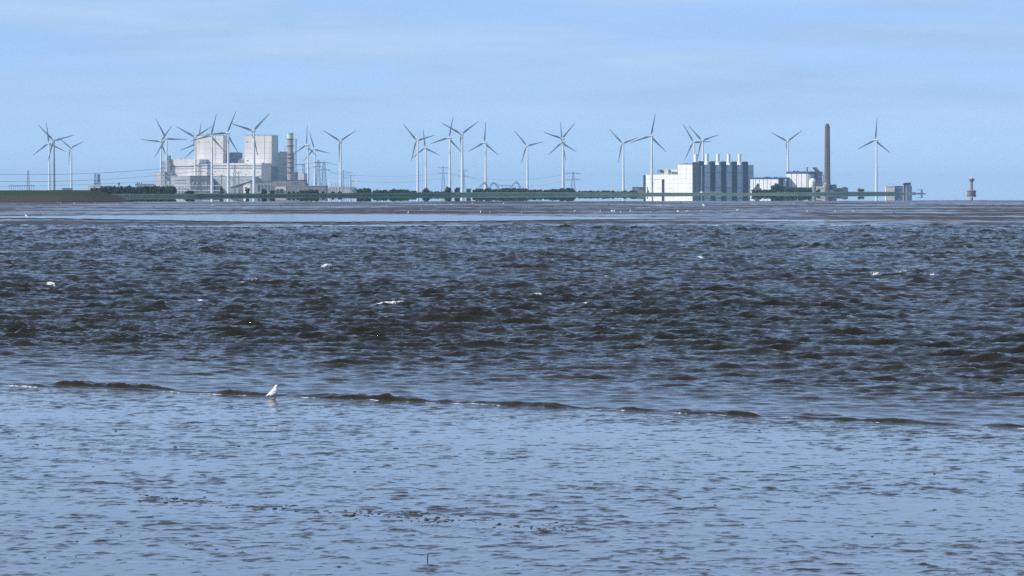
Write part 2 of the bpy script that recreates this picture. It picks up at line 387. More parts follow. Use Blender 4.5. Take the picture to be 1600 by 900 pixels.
# ------------------------------------------------------------------ dikes and land
grass = mat('dike_grass', (0.115, 0.150, 0.085), 0.9, vary=.3, scale=0.05, col2=(0.16, 0.20, 0.12), stretch=(1, 1, 6))
land_m = mat('land_grass', (0.06, 0.085, 0.04), 0.9, vary=.2, scale=0.02)
def axis_row(x): return float(np.interp(x, [-150, 300, 700, 1050, 1400, 1430], [308.5, 307.0, 304.9, 304.0, 303.1, 303.0]))
def crest_row(x): return float(np.interp(x, [-150, 250, 400, 650, 760, 1000, 1180, 1330, 1395, 1424], [303.5, 303, 302.8, 300.8, 300.6, 300.9, 301.4, 299.5, 299.6, 302.9]))
def dikeY(x): return YG(axis_row(x))
def build_dike():
    rows = []
    xs = list(np.linspace(-160, 1424, 220))
    for x in xs:
        Y = dikeY(x); zc = max(PZ(crest_row(x), Y + 14), 0.05) + 0.12 * (vnoise(np.array([x * .06]), np.array([0.]), 4)[0] - .5)
        r = []
        for dy, z in ((-6, -0.3), (0, 0.02), (5, zc * .45), (10, zc * .88), (14, zc), (18, zc), (26, zc * .45), (36, 0.25)):
            r.append((PX(x, Y) + dy * .25, Y + dy, z))
        rows.append(r)
    A = np.array(rows)
    return grid_mesh('dike', A[:, :, 0].T, A[:, :, 1].T, A[:, :, 2].T, grass)
tag(build_dike(), kind='structure')
ld = MB(); fr = [(PX(x, dikeY(x)) + 8, dikeY(x) + 30) for x in np.linspace(-160, 1416, 60)]
poly = fr + [(PX(1427, 7600), 7600), (PX(1300, 9500), 9500), (-2500, 9500), (-2500, fr[0][1])]
ld.add([(x, y, 0.22) for x, y in poly], [tuple(range(len(poly)))])
tag(ld.build('land', land_m), kind='structure')

def near_dike_material():
    m = bpy.data.materials.new('near_dike_cover'); m.use_nodes = True; t = m.node_tree; b = t.nodes['Principled BSDF']; b.inputs['Roughness'].default_value = .9
    b.inputs['Specular IOR Level'].default_value = .15
    n = t.nodes.new; l = t.links.new
    geo = n('ShaderNodeNewGeometry'); sx = n('ShaderNodeSeparateXYZ'); l(geo.outputs['Position'], sx.inputs[0])
    nn = n('ShaderNodeTexNoise'); nn.inputs['Scale'].default_value = .12; nn.inputs['Detail'].default_value = 5; l(geo.outputs['Position'], nn.inputs['Vector'])
    ma = n('ShaderNodeMath'); ma.operation = 'MULTIPLY_ADD'; l(nn.outputs['Fac'], ma.inputs[0]); ma.inputs[1].default_value = 1.6; l(sx.outputs['Z'], ma.inputs[2])
    rp = n('ShaderNodeValToRGB'); e = rp.color_ramp.elements
    mr = n('ShaderNodeMapRange'); mr.inputs['From Max'].default_value = 7; l(ma.outputs[0], mr.inputs['Value']); l(mr.outputs[0], rp.inputs[0])
    e[0].position = .12; e[0].color = (0.027, 0.031, 0.020, 1); e[1].position = .95; e[1].color = (0.034, 0.051, 0.017, 1)
    for p, c in ((.17, (0.027, 0.030, 0.020, 1)), (.22, (0.050, 0.039, 0.034, 1)), (.50, (0.046, 0.037, 0.032, 1)), (.58, (0.027, 0.039, 0.016, 1)), (.80, (0.022, 0.035, 0.014, 1))):
        x = e.new(p); x.color = c
    l(rp.outputs[0], b.inputs['Base Color'])
    return m
def build_near_dike():
    nx, ny = 160, 40
    xs = np.linspace(-620, -166, nx)[:, None]; s = np.linspace(-1, 1, ny)[None, :]
    end = sstep(-166, -200, xs)                                     # 0 at the tip, 1 along the body
    crest = 5.35 * np.clip((-168 - xs) / 17, 0, 1) ** .6 + .12 * (vnoise(xs / 14, xs * 0, 3) - .5)
    half = 8 + 34 * end
    Yc = 1690 + 0.10 * (xs + 166)
    X = xs + 0 * s; Y = Yc + half * s
    prof = np.clip(1.12 - np.abs(s) * 1.18, -0.08, 1)
    Z = prof * np.maximum(crest, .05) + .25 * (fbm(X / 5, Y / 5, 12, 3) - .5) * (np.abs(s) < .92)
    return grid_mesh('grassy_embankment', X.T, Y.T, Z.T, near_dike_material())
tag(build_near_dike(), kind='structure')

# ------------------------------------------------------------------ shared materials
white_paint = mat('turbine_white', (0.68, 0.69, 0.70), 0.45, vary=.05, scale=.05)
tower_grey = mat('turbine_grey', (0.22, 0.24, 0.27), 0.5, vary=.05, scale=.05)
nacelle_m = mat('nacelle_grey', (0.36, 0.37, 0.39), 0.5)
blade_m = mat('blade_grey', (0.30, 0.32, 0.345), 0.5, vary=.05, scale=.05)
cream = mat('cream_cladding', (0.66, 0.63, 0.585), 0.6, vary=.09, scale=.12, stretch=(1, 1, .15))
cream_d = mat('grey_joint', (0.24, 0.24, 0.26), 0.7)
lightgrey = mat('light_grey_cladding', (0.42, 0.44, 0.46), 0.6, vary=.08, scale=.1)
midgrey = mat('mid_grey_cladding', (0.22, 0.24, 0.27), 0.6, vary=.12, scale=.1)
darkgrey = mat('dark_grey_cladding', (0.085, 0.095, 0.12), 0.6, vary=.2, scale=.1)
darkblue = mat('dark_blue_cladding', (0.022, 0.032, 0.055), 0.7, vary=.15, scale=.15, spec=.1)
bluetrim = mat('blue_roof_band', (0.035, 0.075, 0.19), 0.5, vary=.1, scale=.1)
bluegrey = mat('blue_grey_cladding', (0.13, 0.19, 0.27), 0.6, vary=.08, scale=.1)
white_clad = mat('white_cladding', (0.79, 0.78, 0.77), 0.5, vary=.07, scale=.15, stretch=(1, 1, .3))
grey_clad = mat('pale_grey_cladding', (0.50, 0.52, 0.55), 0.5, vary=.14, scale=.2, stretch=(1, 1, .2))
mauve = mat('mauve_cladding', (0.20, 0.16, 0.17), 0.7, vary=.15, scale=.1)
beige = mat('beige_render', (0.60, 0.50, 0.38), 0.8, vary=.1, scale=.2)
pinkish = mat('pale_pink_concrete', (0.66, 0.58, 0.54), 0.8, vary=.12, scale=.2)
concrete = mat('brown_concrete', (0.125, 0.090, 0.076), 0.85, vary=.14, scale=.06, stretch=(1, 1, .4))
wallbrown = mat('brown_grey_wall', (0.19, 0.18, 0.18), 0.9, vary=.2, scale=.06)
steel = mat('galvanised_steel', (0.20, 0.22, 0.25), 0.6, vary=.1, scale=.5)
steel_b = mat('blue_steel', (0.12, 0.17, 0.24), 0.6, vary=.1, scale=.5)
cable_m = mat('cable_grey', (0.10, 0.12, 0.15), 0.6)
black_m = mat('dark_opening', (0.03, 0.03, 0.035), 0.8)
leaf = mat('tree_leaves', (0.022, 0.040, 0.020), 0.9, scale=.35, col2=(0.055, 0.085, 0.035), spec=.1)
bark = mat('tree_bark', (0.08, 0.065, 0.05), 0.9)

# ------------------------------------------------------------------ wind turbines
HUBZ = 100.0
def make_turbine():
    root = thing('wind_turbine', 'x', 'wind turbine', (0, 0, 0), 'white wind turbines standing along the coast behind the dike')
    MB().lathe([(2.5, 0.0), (2.42, 12), (2.1, 40), (1.65, 70), (1.28, HUBZ - 2.2), (1.2, HUBZ - 1.0)], 20).build('tower', white_paint, root, True)
    n = MB(); st = [(-5.2, .05), (-4.9, .75), (-3.9, 1.35), (-2.0, 1.75), (0, 1.95), (2.2, 2.05), (3.2, 1.95)]
    vs_ = []; k = 14
    for y, r in st:
        for i in range(k): a = 2 * math.pi * i / k; vs_.append((r * math.cos(a), y, HUBZ + r * math.sin(a)))
    fs = [(a * k + i, a * k + (i + 1) % k, (a + 1) * k + (i + 1) % k, (a + 1) * k + i) for a in range(len(st) - 1) for i in range(k)]
    fs.append(tuple(range((len(st) - 1) * k, len(st) * k)))
    n.add(vs_, fs)
    ob = n.build('nacelle', nacelle_m, root, True)
    for v in ob.data.vertices: v.co.z -= HUBZ
    ob.location = (0, 0, HUBZ)
    h = MB(); st = [(0, 2.2), (1.5, 2.1), (2.8, 1.5), (3.5, .6), (3.7, .05)]; vs_ = []
    for y, r in st:
        for i in range(k): a = 2 * math.pi * i / k; vs_.append((r * math.cos(a), y - 1.4, r * math.sin(a)))
    fs = [(a * k + i, a * k + (i + 1) % k, (a + 1) * k + (i + 1) % k, (a + 1) * k + i) for a in range(len(st) - 1) for i in range(k)]
    fs.append(tuple(range(k - 1, -1, -1))); h.add(vs_, fs)
    hub = h.build('hub', white_paint, root, True)
    me = None
    for b in range(3):
        if me is None:
            bl = MB(); vs_ = []; kk = 10
            st = [(1.4, 1.9, 1.7, 0), (3.5, 2.0, 1.6, 0), (6.5, 3.5, 1.1, .35), (9.5, 3.7, .85, .45), (15, 3.0, .6, .3), (22, 2.3, .45, .2), (30, 1.7, .32, .1), (37, 1.1, .22, .05), (40.3, .7, .15, -.15), (41, .25, .1, -.3)]
            for r, ch, th, off in st:
                for i in range(kk):
                    a = 2 * math.pi * i / kk; vs_.append((off + ch / 2 * math.cos(a), th / 2 * math.sin(a) + 0.004 * r, r))
            fs = [(a * kk + i, a * kk + (i + 1) % kk, (a + 1) * kk + (i + 1) % kk, (a + 1) * kk + i) for a in range(len(st) - 1) for i in range(kk)]
            fs += [tuple(range(kk - 1, -1, -1)), tuple(range((len(st) - 1) * kk, len(st) * kk))]
            bl.add(vs_, fs)
            ob = bl.build('blade', blade_m, None, True); me = ob.data
            ob.parent = hub; ob.location = (0, 0, 0)
        else:
            ob = bpy.data.objects.new('blade', me); COL.objects.link(ob); ob.parent = hub
        ob.rotation_euler = (0, R(120 * b), 0)
    return root
TURB = [  # hub x, hub y, yaw, phase, blade length, label
 (76.6, 224, 25, 114, 41.5, 'white turbine at far left, its pale hub lower and left of its darker neighbour'),
 (84, 219.6, 22, 75, 42, 'leftmost darker grey turbine with hub just above and right of the pale one'),
 (111, 231, 35, 67, 38, 'short distant turbine right of the two overlapping turbines at far left'),
 (251.2, 221.3, 20, 36, 40.0, 'turbine at left edge of the cream power plant with one blade pointing left'),
 (260, 216.5, 25, 92, 41.7, 'turbine at left edge of the cream plant with one blade level to the right'),
 (310.4, 224, 30, 10, 43, 'turbine hidden behind the left cream boiler block, only blade ends showing'),
 (306.3, 232, 35, 112, 38.9, 'smallest turbine hidden behind left cream block, one blade pointing down left'),
 (305, 214.4, 25, 59, 40.7, 'turbine with Y shaped rotor in front of the left edge of the cream block'),
 (330.8, 211.8, 30, 16, 39.8, 'turbine in front of the middle of the left cream boiler block'),
 (356.4, 208, 35, 26, 40.9, 'turbine before the shaded right side of the left cream block'),
 (396.5, 204.5, 30, 47, 41.6, 'tallest looking turbine, standing in front of the right cream boiler block'),
 (480.9, 226.7, 52, 5, 43.0, 'turbine right of the lattice clad stack with a bright white nacelle'),
 (491.5, 232.9, 25, 104, 42, 'turbine behind the twin pylons with lower, smaller hub'),
 (532, 220.4, 30, 60, 41.9, 'turbine with Y shaped rotor above the pale substation platform'),
 (652.3, 219.5, 35, 76, 43.0, 'left turbine of the middle overlapping pair, one blade level to the right'),
 (665.2, 230.8, 30, 114, 42.5, 'smaller turbine with a blade straight up behind the middle left pair'),
 (702.6, 215.3, 30, 14, 40.3, 'turbine with a blade nearly upright, left of the tall central Y rotor'),
 (721.8, 209.5, 28, 57, 40.5, 'tall central turbine with Y shaped rotor beside a lattice pylon'),
 (758.3, 222.9, 35, 5, 42.8, 'turbine with upright blade rising behind the lattice arches'),
 (823.8, 227.6, 25, 78, 42, 'turbine standing alone right of the lattice arches'),
 (879.5, 216.7, 35, 46, 42.2, 'front turbine of the pair that line up and look like six blades'),
 (880, 222.9, 40, 115, 43.0, 'rear turbine of the lined up pair, its tower hidden by the front one'),
 (973.6, 223.8, 30, 73, 41.4, 'turbine left of the white panelled plant standing on open dike'),
 (1018, 212.5, 22, 13, 41.7, 'turbine whose tower stands before the white panelled facade'),
 (1084.4, 222, 25, 88, 42.0, 'left turbine of the pair rising behind the five white flues'),
 (1097.7, 219.5, 30, 74, 41.0, 'right turbine of the pair rising behind the five white flues'),
 (1230.8, 220.8, 22, 57, 39.5, 'turbine with Y shaped rotor behind the blue banded hall'),
 (1369, 219, 25, 6, 42.1, 'rightmost turbine, standing alone right of the brown chimney'),
]
proto = make_turbine()
for i, (hx, hy, yaw, ph, bl, lab) in enumerate(TURB):
    o = proto if i == 0 else copy_tree(proto)
    Y = F * (HUBZ + .2 - EYE) / (HY - hy)
    o.location = (PX(hx + .5, Y), Y, 0.2)
    o['label'] = lab
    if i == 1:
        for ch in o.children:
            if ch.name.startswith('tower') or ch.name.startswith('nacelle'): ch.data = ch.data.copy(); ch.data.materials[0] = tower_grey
    for ch in o.children:
        if ch.name.startswith('nacelle'): ch.rotation_euler = (0, 0, R(yaw))
        if ch.name.startswith('hub'):
            ch.rotation_euler = (0, R(ph), R(yaw)); a = R(yaw)
            ch.location = (-5.0 * math.sin(a), 5.0 * math.cos(a), HUBZ); s = bl / 41.0; ch.scale = (s, s, s)

# ------------------------------------------------------------------ buildings: frames turned towards the left
class Frame:
    """u runs along the sunlit front (left to right), v goes back into the building; photo columns give u on the plane at depth v"""
    def __init__(s, x0, Y0, th):
        s.Y0 = Y0; s.th = R(th); s.o = Vector((PX(x0, Y0), Y0, 0)); s.e = Vector((math.cos(s.th), -math.sin(s.th), 0)); s.n = Vector((math.sin(s.th), math.cos(s.th), 0))
    def u(s, x, v=0):                       # photo column -> u at depth v
        k = (x - HX) / F
        b = s.o + s.n * v                   # b.x + u e.x = k (b.y + u e.y)
        return (k * b.y - b.x) / (s.e.x - k * s.e.y)
    def vv(s, x, u):                        # photo column -> v on the side wall at u
        k = (x - HX) / F; b = s.o + s.e * u
        return (k * b.y - b.x) / (s.n.x - k * s.n.y)
    def p(s, u, v, z): q = s.o + s.e * u + s.n * v; return (q.x, q.y, z)
    def z(s, y, u=0, v=0): return PZ(y, (s.o + s.e * u + s.n * v).y)
    def boxm(s, mb, u0, u1, v0, v1, z0, z1):
        return mb.hexa([s.p(u0, v0, z0), s.p(u1, v0, z0), s.p(u1, v1, z0), s.p(u0, v1, z0)], [s.p(u0, v0, z1), s.p(u1, v0, z1), s.p(u1, v1, z1), s.p(u0, v1, z1)])
    def box(s, mb, x0, x1, yt, yb, v0, v1):  # front face given in photo columns and rows
        u0, u1 = s.u(x0, v0), s.u(x1, v0)
        zb = 0.2 if yb is None else s.z(yb, u0, v0)
        return s.boxm(mb, u0, u1, v0, v1, zb, s.z(yt, u0, v0))
    def root(s, name, label, cat, x, v=0, group=None, z=0.2):
        return thing(name, label, cat, s.p(s.u(x, v), v, z), group)

LP = Frame(307, 6900, 18)
def rails(fr, root, u0, u1, v0, v1, z, m=None, h=1.2, r=.12):
    g = MB()
    pts = [(u0, v0), (u1, v0), (u1, v1), (u0, v1)]
    for i in range(4):
        a, b = pts[i], pts[(i + 1) % 4]
        g.tube(fr.p(*a, z + h), fr.p(*b, z + h), r, n=4)
        n = max(1, int(math.hypot(a[0] - b[0], a[1] - b[1]) / 5))
        for k in range(n): q = [a[j] + (b[j] - a[j]) * k / n for j in (0, 1)]; g.tube(fr.p(*q, z), fr.p(*q, z + h), r, n=4)
    return g.build('roof_railing', m or steel, root)

def boiler_block(xl, xr, xs, yt, label, joint):
    r = LP.root('boiler_house', label, 'power plant building', xl, 30)
    u0, u1 = LP.u(xl, 30), LP.u(xr, 30); v1 = LP.vv(xs, u1); zt = LP.z(yt, u0, 30)
    g = MB(); LP.boxm(g, u0, u1, 30, v1, .2, zt); g.build('wall', cream, r)
    uj = LP.u(joint, 30); g = MB(); LP.boxm(g, uj - .3, uj + .3, 29.75, 29.99, 50, zt - .5); g.build('downpipe', cream_d, r)
    g = MB(); LP.boxm(g, u0 - .2, u1 + .2, 29.8, v1 + .2, zt, zt + .7); g.build('parapet', lightgrey, r)
    rails(LP, r, u0 + 1, u1 - 1, 31, v1 - 1, zt + .7)
    rnd = random.Random(int(xl))
    for k in range(4):
        uu = u0 + (u1 - u0) * rnd.uniform(.1, .85); w = rnd.uniform(2, 5); vq = 35 + rnd.uniform(0, 8)
        g = MB(); LP.boxm(g, uu, uu + w, vq, vq + 4, zt + .7, zt + .7 + rnd.uniform(1, 2)); g.build('roof_vent', lightgrey, r)
    # horizontal cladding seams and side seams, recessed look by thin proud battens
    zz = 62
    while zz < zt - 4:
        g = MB(); LP.boxm(g, u0, u1, 29.88, 29.995, zz, zz + .22); g.build('cladding_seam', lightgrey, r); zz += 9.5
    for q in (.33, .66):
        vq = 30 + (v1 - 30) * q; g = MB(); LP.boxm(g, u1 + .005, u1 + .12, vq, vq + .4, 30, zt - .5); g.build('cladding_seam', cream_d, r)
    g = MB(); LP.boxm(g, u0 + 3, u0 + 6.5, 29.6, 29.99, zt - 12, zt - 9); g.build('louvre', lightgrey, r)
    g = MB(); LP.boxm(g, u0 + 4, u0 + 8, 29.6, 29.99, 57, 59.5); g.build('louvre', midgrey, r)
    return r
boiler_block(307, 348.3, 356, 212.3, 'tall cream boiler block, left of the two, behind three turbine towers', 337)
boiler_block(382, 424.3, 434.8, 212.3, 'tall cream boiler block, right of the two, next to the stack', 413.5)

# turbine hall in front, with dark bands
r = LP.root('turbine_hall', 'long low cream turbine hall with two dark horizontal bands below the boiler blocks', 'power plant building', 266)
g = MB(); LP.box(g, 266.5, 315, 249, None, 0, 30); g.build('wall', cream, r)
g = MB(); LP.box(g, 315.1, 408.5, 255, None, .4, 29.9); g.build('wall', cream, r)
for (a, b, c, d_) in ((268, 315, 259.3, 261), (315.2, 408, 258.2, 259.8), (268, 315, 263.2, 264), (315.2, 408, 262.6, 263.7), (276, 408, 275.4, 276.2)):
    g = MB(); LP.box(g, a, b, c, d_, -.25 if b < 316 else .15, .5); g.build('wall_band', midgrey, r)
for k in range(14):
    x = 316 + k * 6.6 + random.uniform(-1.5, 1.5); y = 266 + random.uniform(0, 7)
    g = MB(); LP.box(g, x, x + random.uniform(1.2, 3.4), y, y + random.uniform(.7, 1.5), .1, .45); g.build('louvre', random.choice([midgrey, lightgrey, midgrey]), r)
for x in (281, 292, 301.5):
    g = MB(); LP.box(g, x, x + 1.1, 255 + random.uniform(-1, 1), 256, -.1, .3); g.build('vent', darkgrey, r)
g = MB(); u0, u1, u2, u3 = LP.u(312), LP.u(319), LP.u(326.5), LP.u(312)
zb, zt = LP.z(255), LP.z(249)
g.hexa([LP.p(u0, -.8, zb), LP.p(u2, -.8, zb), LP.p(u2, 14, zb), LP.p(u0, 14, zb)], [LP.p(u0, -.8, zt), LP.p(u1 + 1.5, -.8, zt), LP.p(u1 + 1.5, 14, zt), LP.p(u0, 14, zt)]); g.build('roof_hood', midgrey, r)
for x in (281, 330, 362, 395):
    g = MB(); LP.box(g, x, x + 2.2, (247.8 if x < 315 else 253.9), (249 if x < 315 else 255), 6, 9); g.build('roof_vent', midgrey, r)

r = LP.root('annex_building', 'pale grey annex with two rows of small dark windows below the cream hall', 'power plant building', 245, -26)
g = MB(); LP.box(g, 264, 330.5, 275.2, None, -24, -1); g.build('wall', lightgrey, r)
g = MB(); LP.box(g, 330.6, 398, 276.6, None, -23.5, -1); g.build('wall', lightgrey, r)
for row in (282, 286):
    for k in range(7):
        x = 273 + k * 2.6
        g = MB(); LP.box(g, x, x + 1.5, row - .45, row + .5, -24.3, -23.9); g.build('window', darkgrey, r)
for k in range(16):
    x = 334 + k * 4; g = MB(); LP.box(g, x, x + 2.4, 279.4 + (k % 3) * .8, 280.6 + (k % 3) * .8, -23.9, -23.4); g.build('louvre', random.choice([midgrey, grey_clad]), r)
g = MB(); LP.box(g, 264, 330, 275.0, 275.7, -24.5, -24.05); g.build('cornice', cream, r)

r = LP.root('transformer_house', 'dark grey block with a sloping right shoulder in front of the annex', 'power plant building', 297, -40)
g = MB(); v0, v1 = -42, -25; u0, u1, u2, u3 = LP.u(297, v0), LP.u(303, v0), LP.u(324, v0), LP.u(330, v0)
z1, z2 = LP.z(275.2, 0, v0), LP.z(281, 0, v0)
LP.boxm(g, u0, u2, v0, v1, .2, z1)
g.hexa([LP.p(u2 + .01, v0 + .01, .2), LP.p(u3, v0 + .01, .2), LP.p(u3, v1 - .01, .2), LP.p(u2 + .01, v1 - .01, .2)], [LP.p(u2 + .01, v0 + .01, z1), LP.p(u3, v0 + .01, z2), LP.p(u3, v1 - .01, z2), LP.p(u2 + .01, v1 - .01, z1)])
g.build('wall', darkgrey, r)
g = MB(); LP.box(g, 297, 324, 274.7, 275.3, v0 - .3, v1); g.build('roof', darkblue, r)
for x in (300, 307, 314, 320):
    g = MB(); LP.box(g, x, x + 3, 284, 289, v0 - .2, v0 - .02); g.build('door', midgrey, r)

r = LP.root('grey_shed', 'small pale grey block at the left end of the cream plant', 'power plant building', 241.5, -20)
g = MB(); LP.box(g, 241.5, 264, 269, None, -22, 0); g.build('wall', grey_clad, r)
g = MB(); LP.box(g, 241.3, 264, 268.5, 269.1, -22.3, 0); g.build('roof', lightgrey, r)
r = LP.root('stair_tower', 'narrow mauve stair tower at the left end of the cream hall', 'tower', 261)
g = MB(); LP.box(g, 261, 266.4, 253, 274.5, -5, 3); g.build('wall', mauve, r)
g = MB(); LP.box(g, 261.6, 265, 243, 253, -4, 2); g.build('lift_head', bluegrey, r)
g = MB(); LP.box(g, 261.4, 266, 274.5, None, -4.5, 2.5); g.build('base', lightgrey, r)

def lattice(mb, base, top, wb, wt, n=6, r=.22, sides=4):
    """four-legged lattice between two points; base and top are 3-D points"""
    b = Vector(base); t = Vector(top)
    c = [Vector(q) for q in ((-1, -1, 0), (1, -1, 0), (1, 1, 0), (-1, 1, 0))]
    P = []
    for k in range(n + 1):
        f = k / n; f = 1 - (1 - f) ** 1.15; o = b.lerp(t, f); w = (wb + (wt - wb) * f) / 2; P.append([o + q * w for q in c])
    for k in range(n):
        for i in range(4):
            j = (i + 1) % 4
            mb.tube(P[k][i], P[k + 1][i], r, n=sides)
            mb.tube(P[k][i], P[k + 1][j], r * .6, n=3); mb.tube(P[k][j], P[k + 1][i], r * .6, n=3)
            mb.tube(P[k + 1][i], P[k + 1][j], r * .6, n=3)

r = LP.root('boiler_scaffold', 'reddish lattice framework left of the mauve stair tower', 'steel framework', 255, -6)
g = MB(); X, Yq = PX(255.5, 6890), 6890; lattice(g, (X, Yq, .2), (X, Yq, PZ(252, Yq)), 6.5, 6.0, 7, .3); g.build('frame', mauve, r)
for y in (256, 262, 268, 274):
    g = MB(); z = PZ(y, Yq); g.box(X - 3.4, X + 3.4, Yq - 3.4, Yq + 3.4, z, z + .5); g.build('platform', mauve, r)

r = LP.root('blue_grey_block', 'blue grey boxy block between the two cream boiler blocks', 'power plant building', 358, 45)
g = MB(); LP.box(g, 356.5, 371.5, 238.5, None, 48, 70); g.build('wall', bluegrey, r)
g = MB(); LP.box(g, 360, 370, 238, 238.5, 50, 68); g.build('roof', midgrey, r)
r = LP.root('low_tank_house', 'low grey tank house between the blue grey block and right boiler block', 'power plant building', 371, 40)
g = MB(); LP.box(g, 371.5, 383, 250.5, None, 44, 60); g.build('wall', midgrey, r)
for x in (373.5, 377.5):
    g = MB(); c = LP.p(LP.u(x + 1.5, 50), 50, 0); z0 = LP.z(250.5, 0, 44); g.lathe([(2.1, z0), (2.1, z0 + 2), (1.2, z0 + 3), (.1, z0 + 3.3)], 12, (c[0], c[1], 0)); g.build('tank', lightgrey, r, True)

r = LP.root('bunker_house', 'grey block with slanted right top in front of the right boiler block', 'power plant building', 408, -8)
g = MB(); v0 = -6; u0, u1, u2 = LP.u(408.3, v0), LP.u(415, v0), LP.u(423.5, v0); za, zb = LP.z(255, u0, v0), LP.z(260, u0, v0)
g.hexa([LP.p(u0, v0, .2), LP.p(u1, v0, .2), LP.p(u1, 28, .2), LP.p(u0, 28, .2)], [LP.p(u0, v0, za), LP.p(u1, v0, za), LP.p(u1, 28, za), LP.p(u0, 28, za)])
g.hexa([LP.p(u1, v0, .2), LP.p(u2, v0, .2), LP.p(u2, 28, .2), LP.p(u1, 28, .2)], [LP.p(u1, v0, za), LP.p(u2, v0, zb), LP.p(u2, 28, zb), LP.p(u1, 28, za)])
g.build('wall', mat('slate_cladding', (0.17, 0.185, 0.22), .6), r)
g = MB(); LP.box(g, 411.2, 412, 253, 255, v0 + 2, v0 + 3); g.build('roof_vent', darkgrey, r)

r = LP.root('coal_bunker', 'mauve grey stepped block between right boiler block and the stack', 'power plant building', 436, 30)
g = MB(); LP.box(g, 433.5, 449.5, 238, None, 66, 100); g.build('wall', cream, r)
g = MB(); LP.box(g, 437, 448.6, 237.4, 238, 68, 98); g.build('roof', midgrey, r)
for k in range(5):
    x = 437.5 + k * 2.3; g = MB(); LP.box(g, x, x + .7, 236.7, 237.4, 70, 73); g.build('roof_vent', cream, r)
for k in range(3):
    y = 247 + k * 10; g = MB(); LP.box(g, 435.2, 449, y, y + .3, 65.8, 65.99); g.build('cladding_seam', midgrey, r)

# stack with gallery rings and a ladder frame
Yq = 6860; X = PX(453.6, Yq); s = Yq / F
r = thing('lattice_stack', 'round grey stack with flared rim and gallery rings at the right of the cream plant', 'chimney', (X, Yq, .2))
g = MB(); g.lathe([(4.6 * s, .2), (4.5 * s, 20), (4.2 * s, PZ(222, Yq)), (4.5 * s, PZ(217, Yq))], 24, (X, Yq, 0)); g.build('shaft', mat('stack_grey', (.40, .36, .35), .7, vary=.25, scale=.14), r, True)
g = MB(); g.lathe([(4.5 * s, PZ(216.9, Yq)), (4.9 * s, PZ(213, Yq)), (5.0 * s, PZ(209.4, Yq)), (5.8 * s, PZ(208.8, Yq)), (5.8 * s, PZ(208, Yq)), (5.0 * s, PZ(208, Yq))], 24, (X, Yq, 0)); g.build('flared_rim', cream, r, True)
for y in (217.5, 228, 241, 247, 254, 262, 270):
    g = MB(); g.lathe([(4.6 * s, PZ(y, Yq)), (5.7 * s, PZ(y, Yq) + .1), (5.7 * s, PZ(y, Yq) + 1.2), (4.6 * s, PZ(y, Yq) + .8)], 20, (X, Yq, 0)); g.build('gallery', mauve, r)
for k in range(8):
    a = k * math.pi / 4 + .2
    g = MB(); g.tube((X + 4.9 * s * math.cos(a), Yq + 4.9 * s * math.sin(a), .3), (X + 4.9 * s * math.cos(a), Yq + 4.9 * s * math.sin(a), PZ(218, Yq)), .22, n=4); g.build('support_pole', mauve, r)
g = MB(); lattice(g, (PX(463, Yq), Yq, .2), (PX(462.4, Yq), Yq, PZ(217, Yq)), 3.0, 2.2, 12, .2); g.build('ladder_frame', steel, r)
for y in (217.6, 228, 241, 250):
    g = MB(); g.box(PX(458, Yq), PX(463.5, Yq), Yq - 1, Yq + 1, PZ(y, Yq), PZ(y, Yq) + .4); g.build('landing', steel, r)
g = MB(); g.box(PX(445, Yq), PX(449, Yq), Yq - 1, Yq + 1, PZ(228.4, Yq), PZ(227.9, Yq)); g.box(PX(445, Yq), PX(445.4, Yq), Yq - 1, Yq + 1, PZ(236, Yq), PZ(228.4, Yq)); g.build('bracket', steel, r)

r = LP.root('duct_house', 'pale round topped duct house right of the stack', 'power plant building', 463, 10)
g = MB(); LP.box(g, 463, 475, 271, None, 4, 20); g.build('wall', grey_clad, r)
g = MB(); LP.box(g, 464, 473, 270, 271, 5, 18); g.build('roof', lightgrey, r)
g = MB(); LP.box(g, 454.5, 462.8, 269, None, 2, 16); g.build('dark_bay', darkgrey, r)
Yq = 6850
r = thing('pipe_bridge', 'thin dark pipe bridge on a blue lattice leg right of the stack', 'pipe bridge', (PX(474, Yq), Yq, .2))
g = MB(); g.box(PX(461, Yq), PX(475.5, Yq), Yq - 1, Yq + 1, PZ(257.6, Yq), PZ(256.7, Yq)); g.build('deck', darkblue, r)
g = MB(); lattice(g, (PX(474.3, Yq), Yq, .2), (PX(474.3, Yq), Yq, PZ(256, Yq)), 4, 3.4, 8, .28); g.build('leg', steel_b, r)

DK = Frame(423, 6780, 14)
r = DK.root('coal_shed', 'low mauve brown shed with slanted right end below the stack', 'shed', 423)
g = MB(); u0, u1, u2 = DK.u(423), DK.u(474), DK.u(481); zt = DK.z(282); zm = DK.z(290)
g.hexa([DK.p(u0, 0, .2), DK.p(u2, 0, .2), DK.p(u2, 20, .2), DK.p(u0, 20, .2)], [DK.p(u0, 0, zt), DK.p(u1, 0, zt), DK.p(u1, 20, zt), DK.p(u0, 20, zt)]); g.build('wall', mauve, r)
g = MB(); DK.box(g, 421, 474.5, 281, 282, -.6, 20.5); g.build('roof', darkgrey, r)
for k in range(6):
    x = 448 + k * 4; g = MB(); DK.box(g, x, x + 2.2, 284, 288.5, -.2, -.01); g.build('door', random.choice([wallbrown, darkgrey]), r)
r = DK.root('low_wall_building', 'long low brown grey wall building behind the yellowish frame', 'building', 445, -14)
g = MB(); DK.box(g, 424, 509, 290.6, None, -16, -4); g.build('wall', wallbrown, r)
g = MB(); DK.box(g, 423.7, 509.3, 290, 290.7, -16.4, -3.8); g.build('roof', midgrey, r)
for k in range(9):
    x = 449 + k * 6.4; g = MB(); DK.box(g, x, x + .5, 290.8, 301, -16.3, -16.02); g.build('pilaster', midgrey, r)
r = DK.root('beige_gatehouse', 'sunlit beige hut with dark openings in front of the low wall', 'hut', 430, -30)
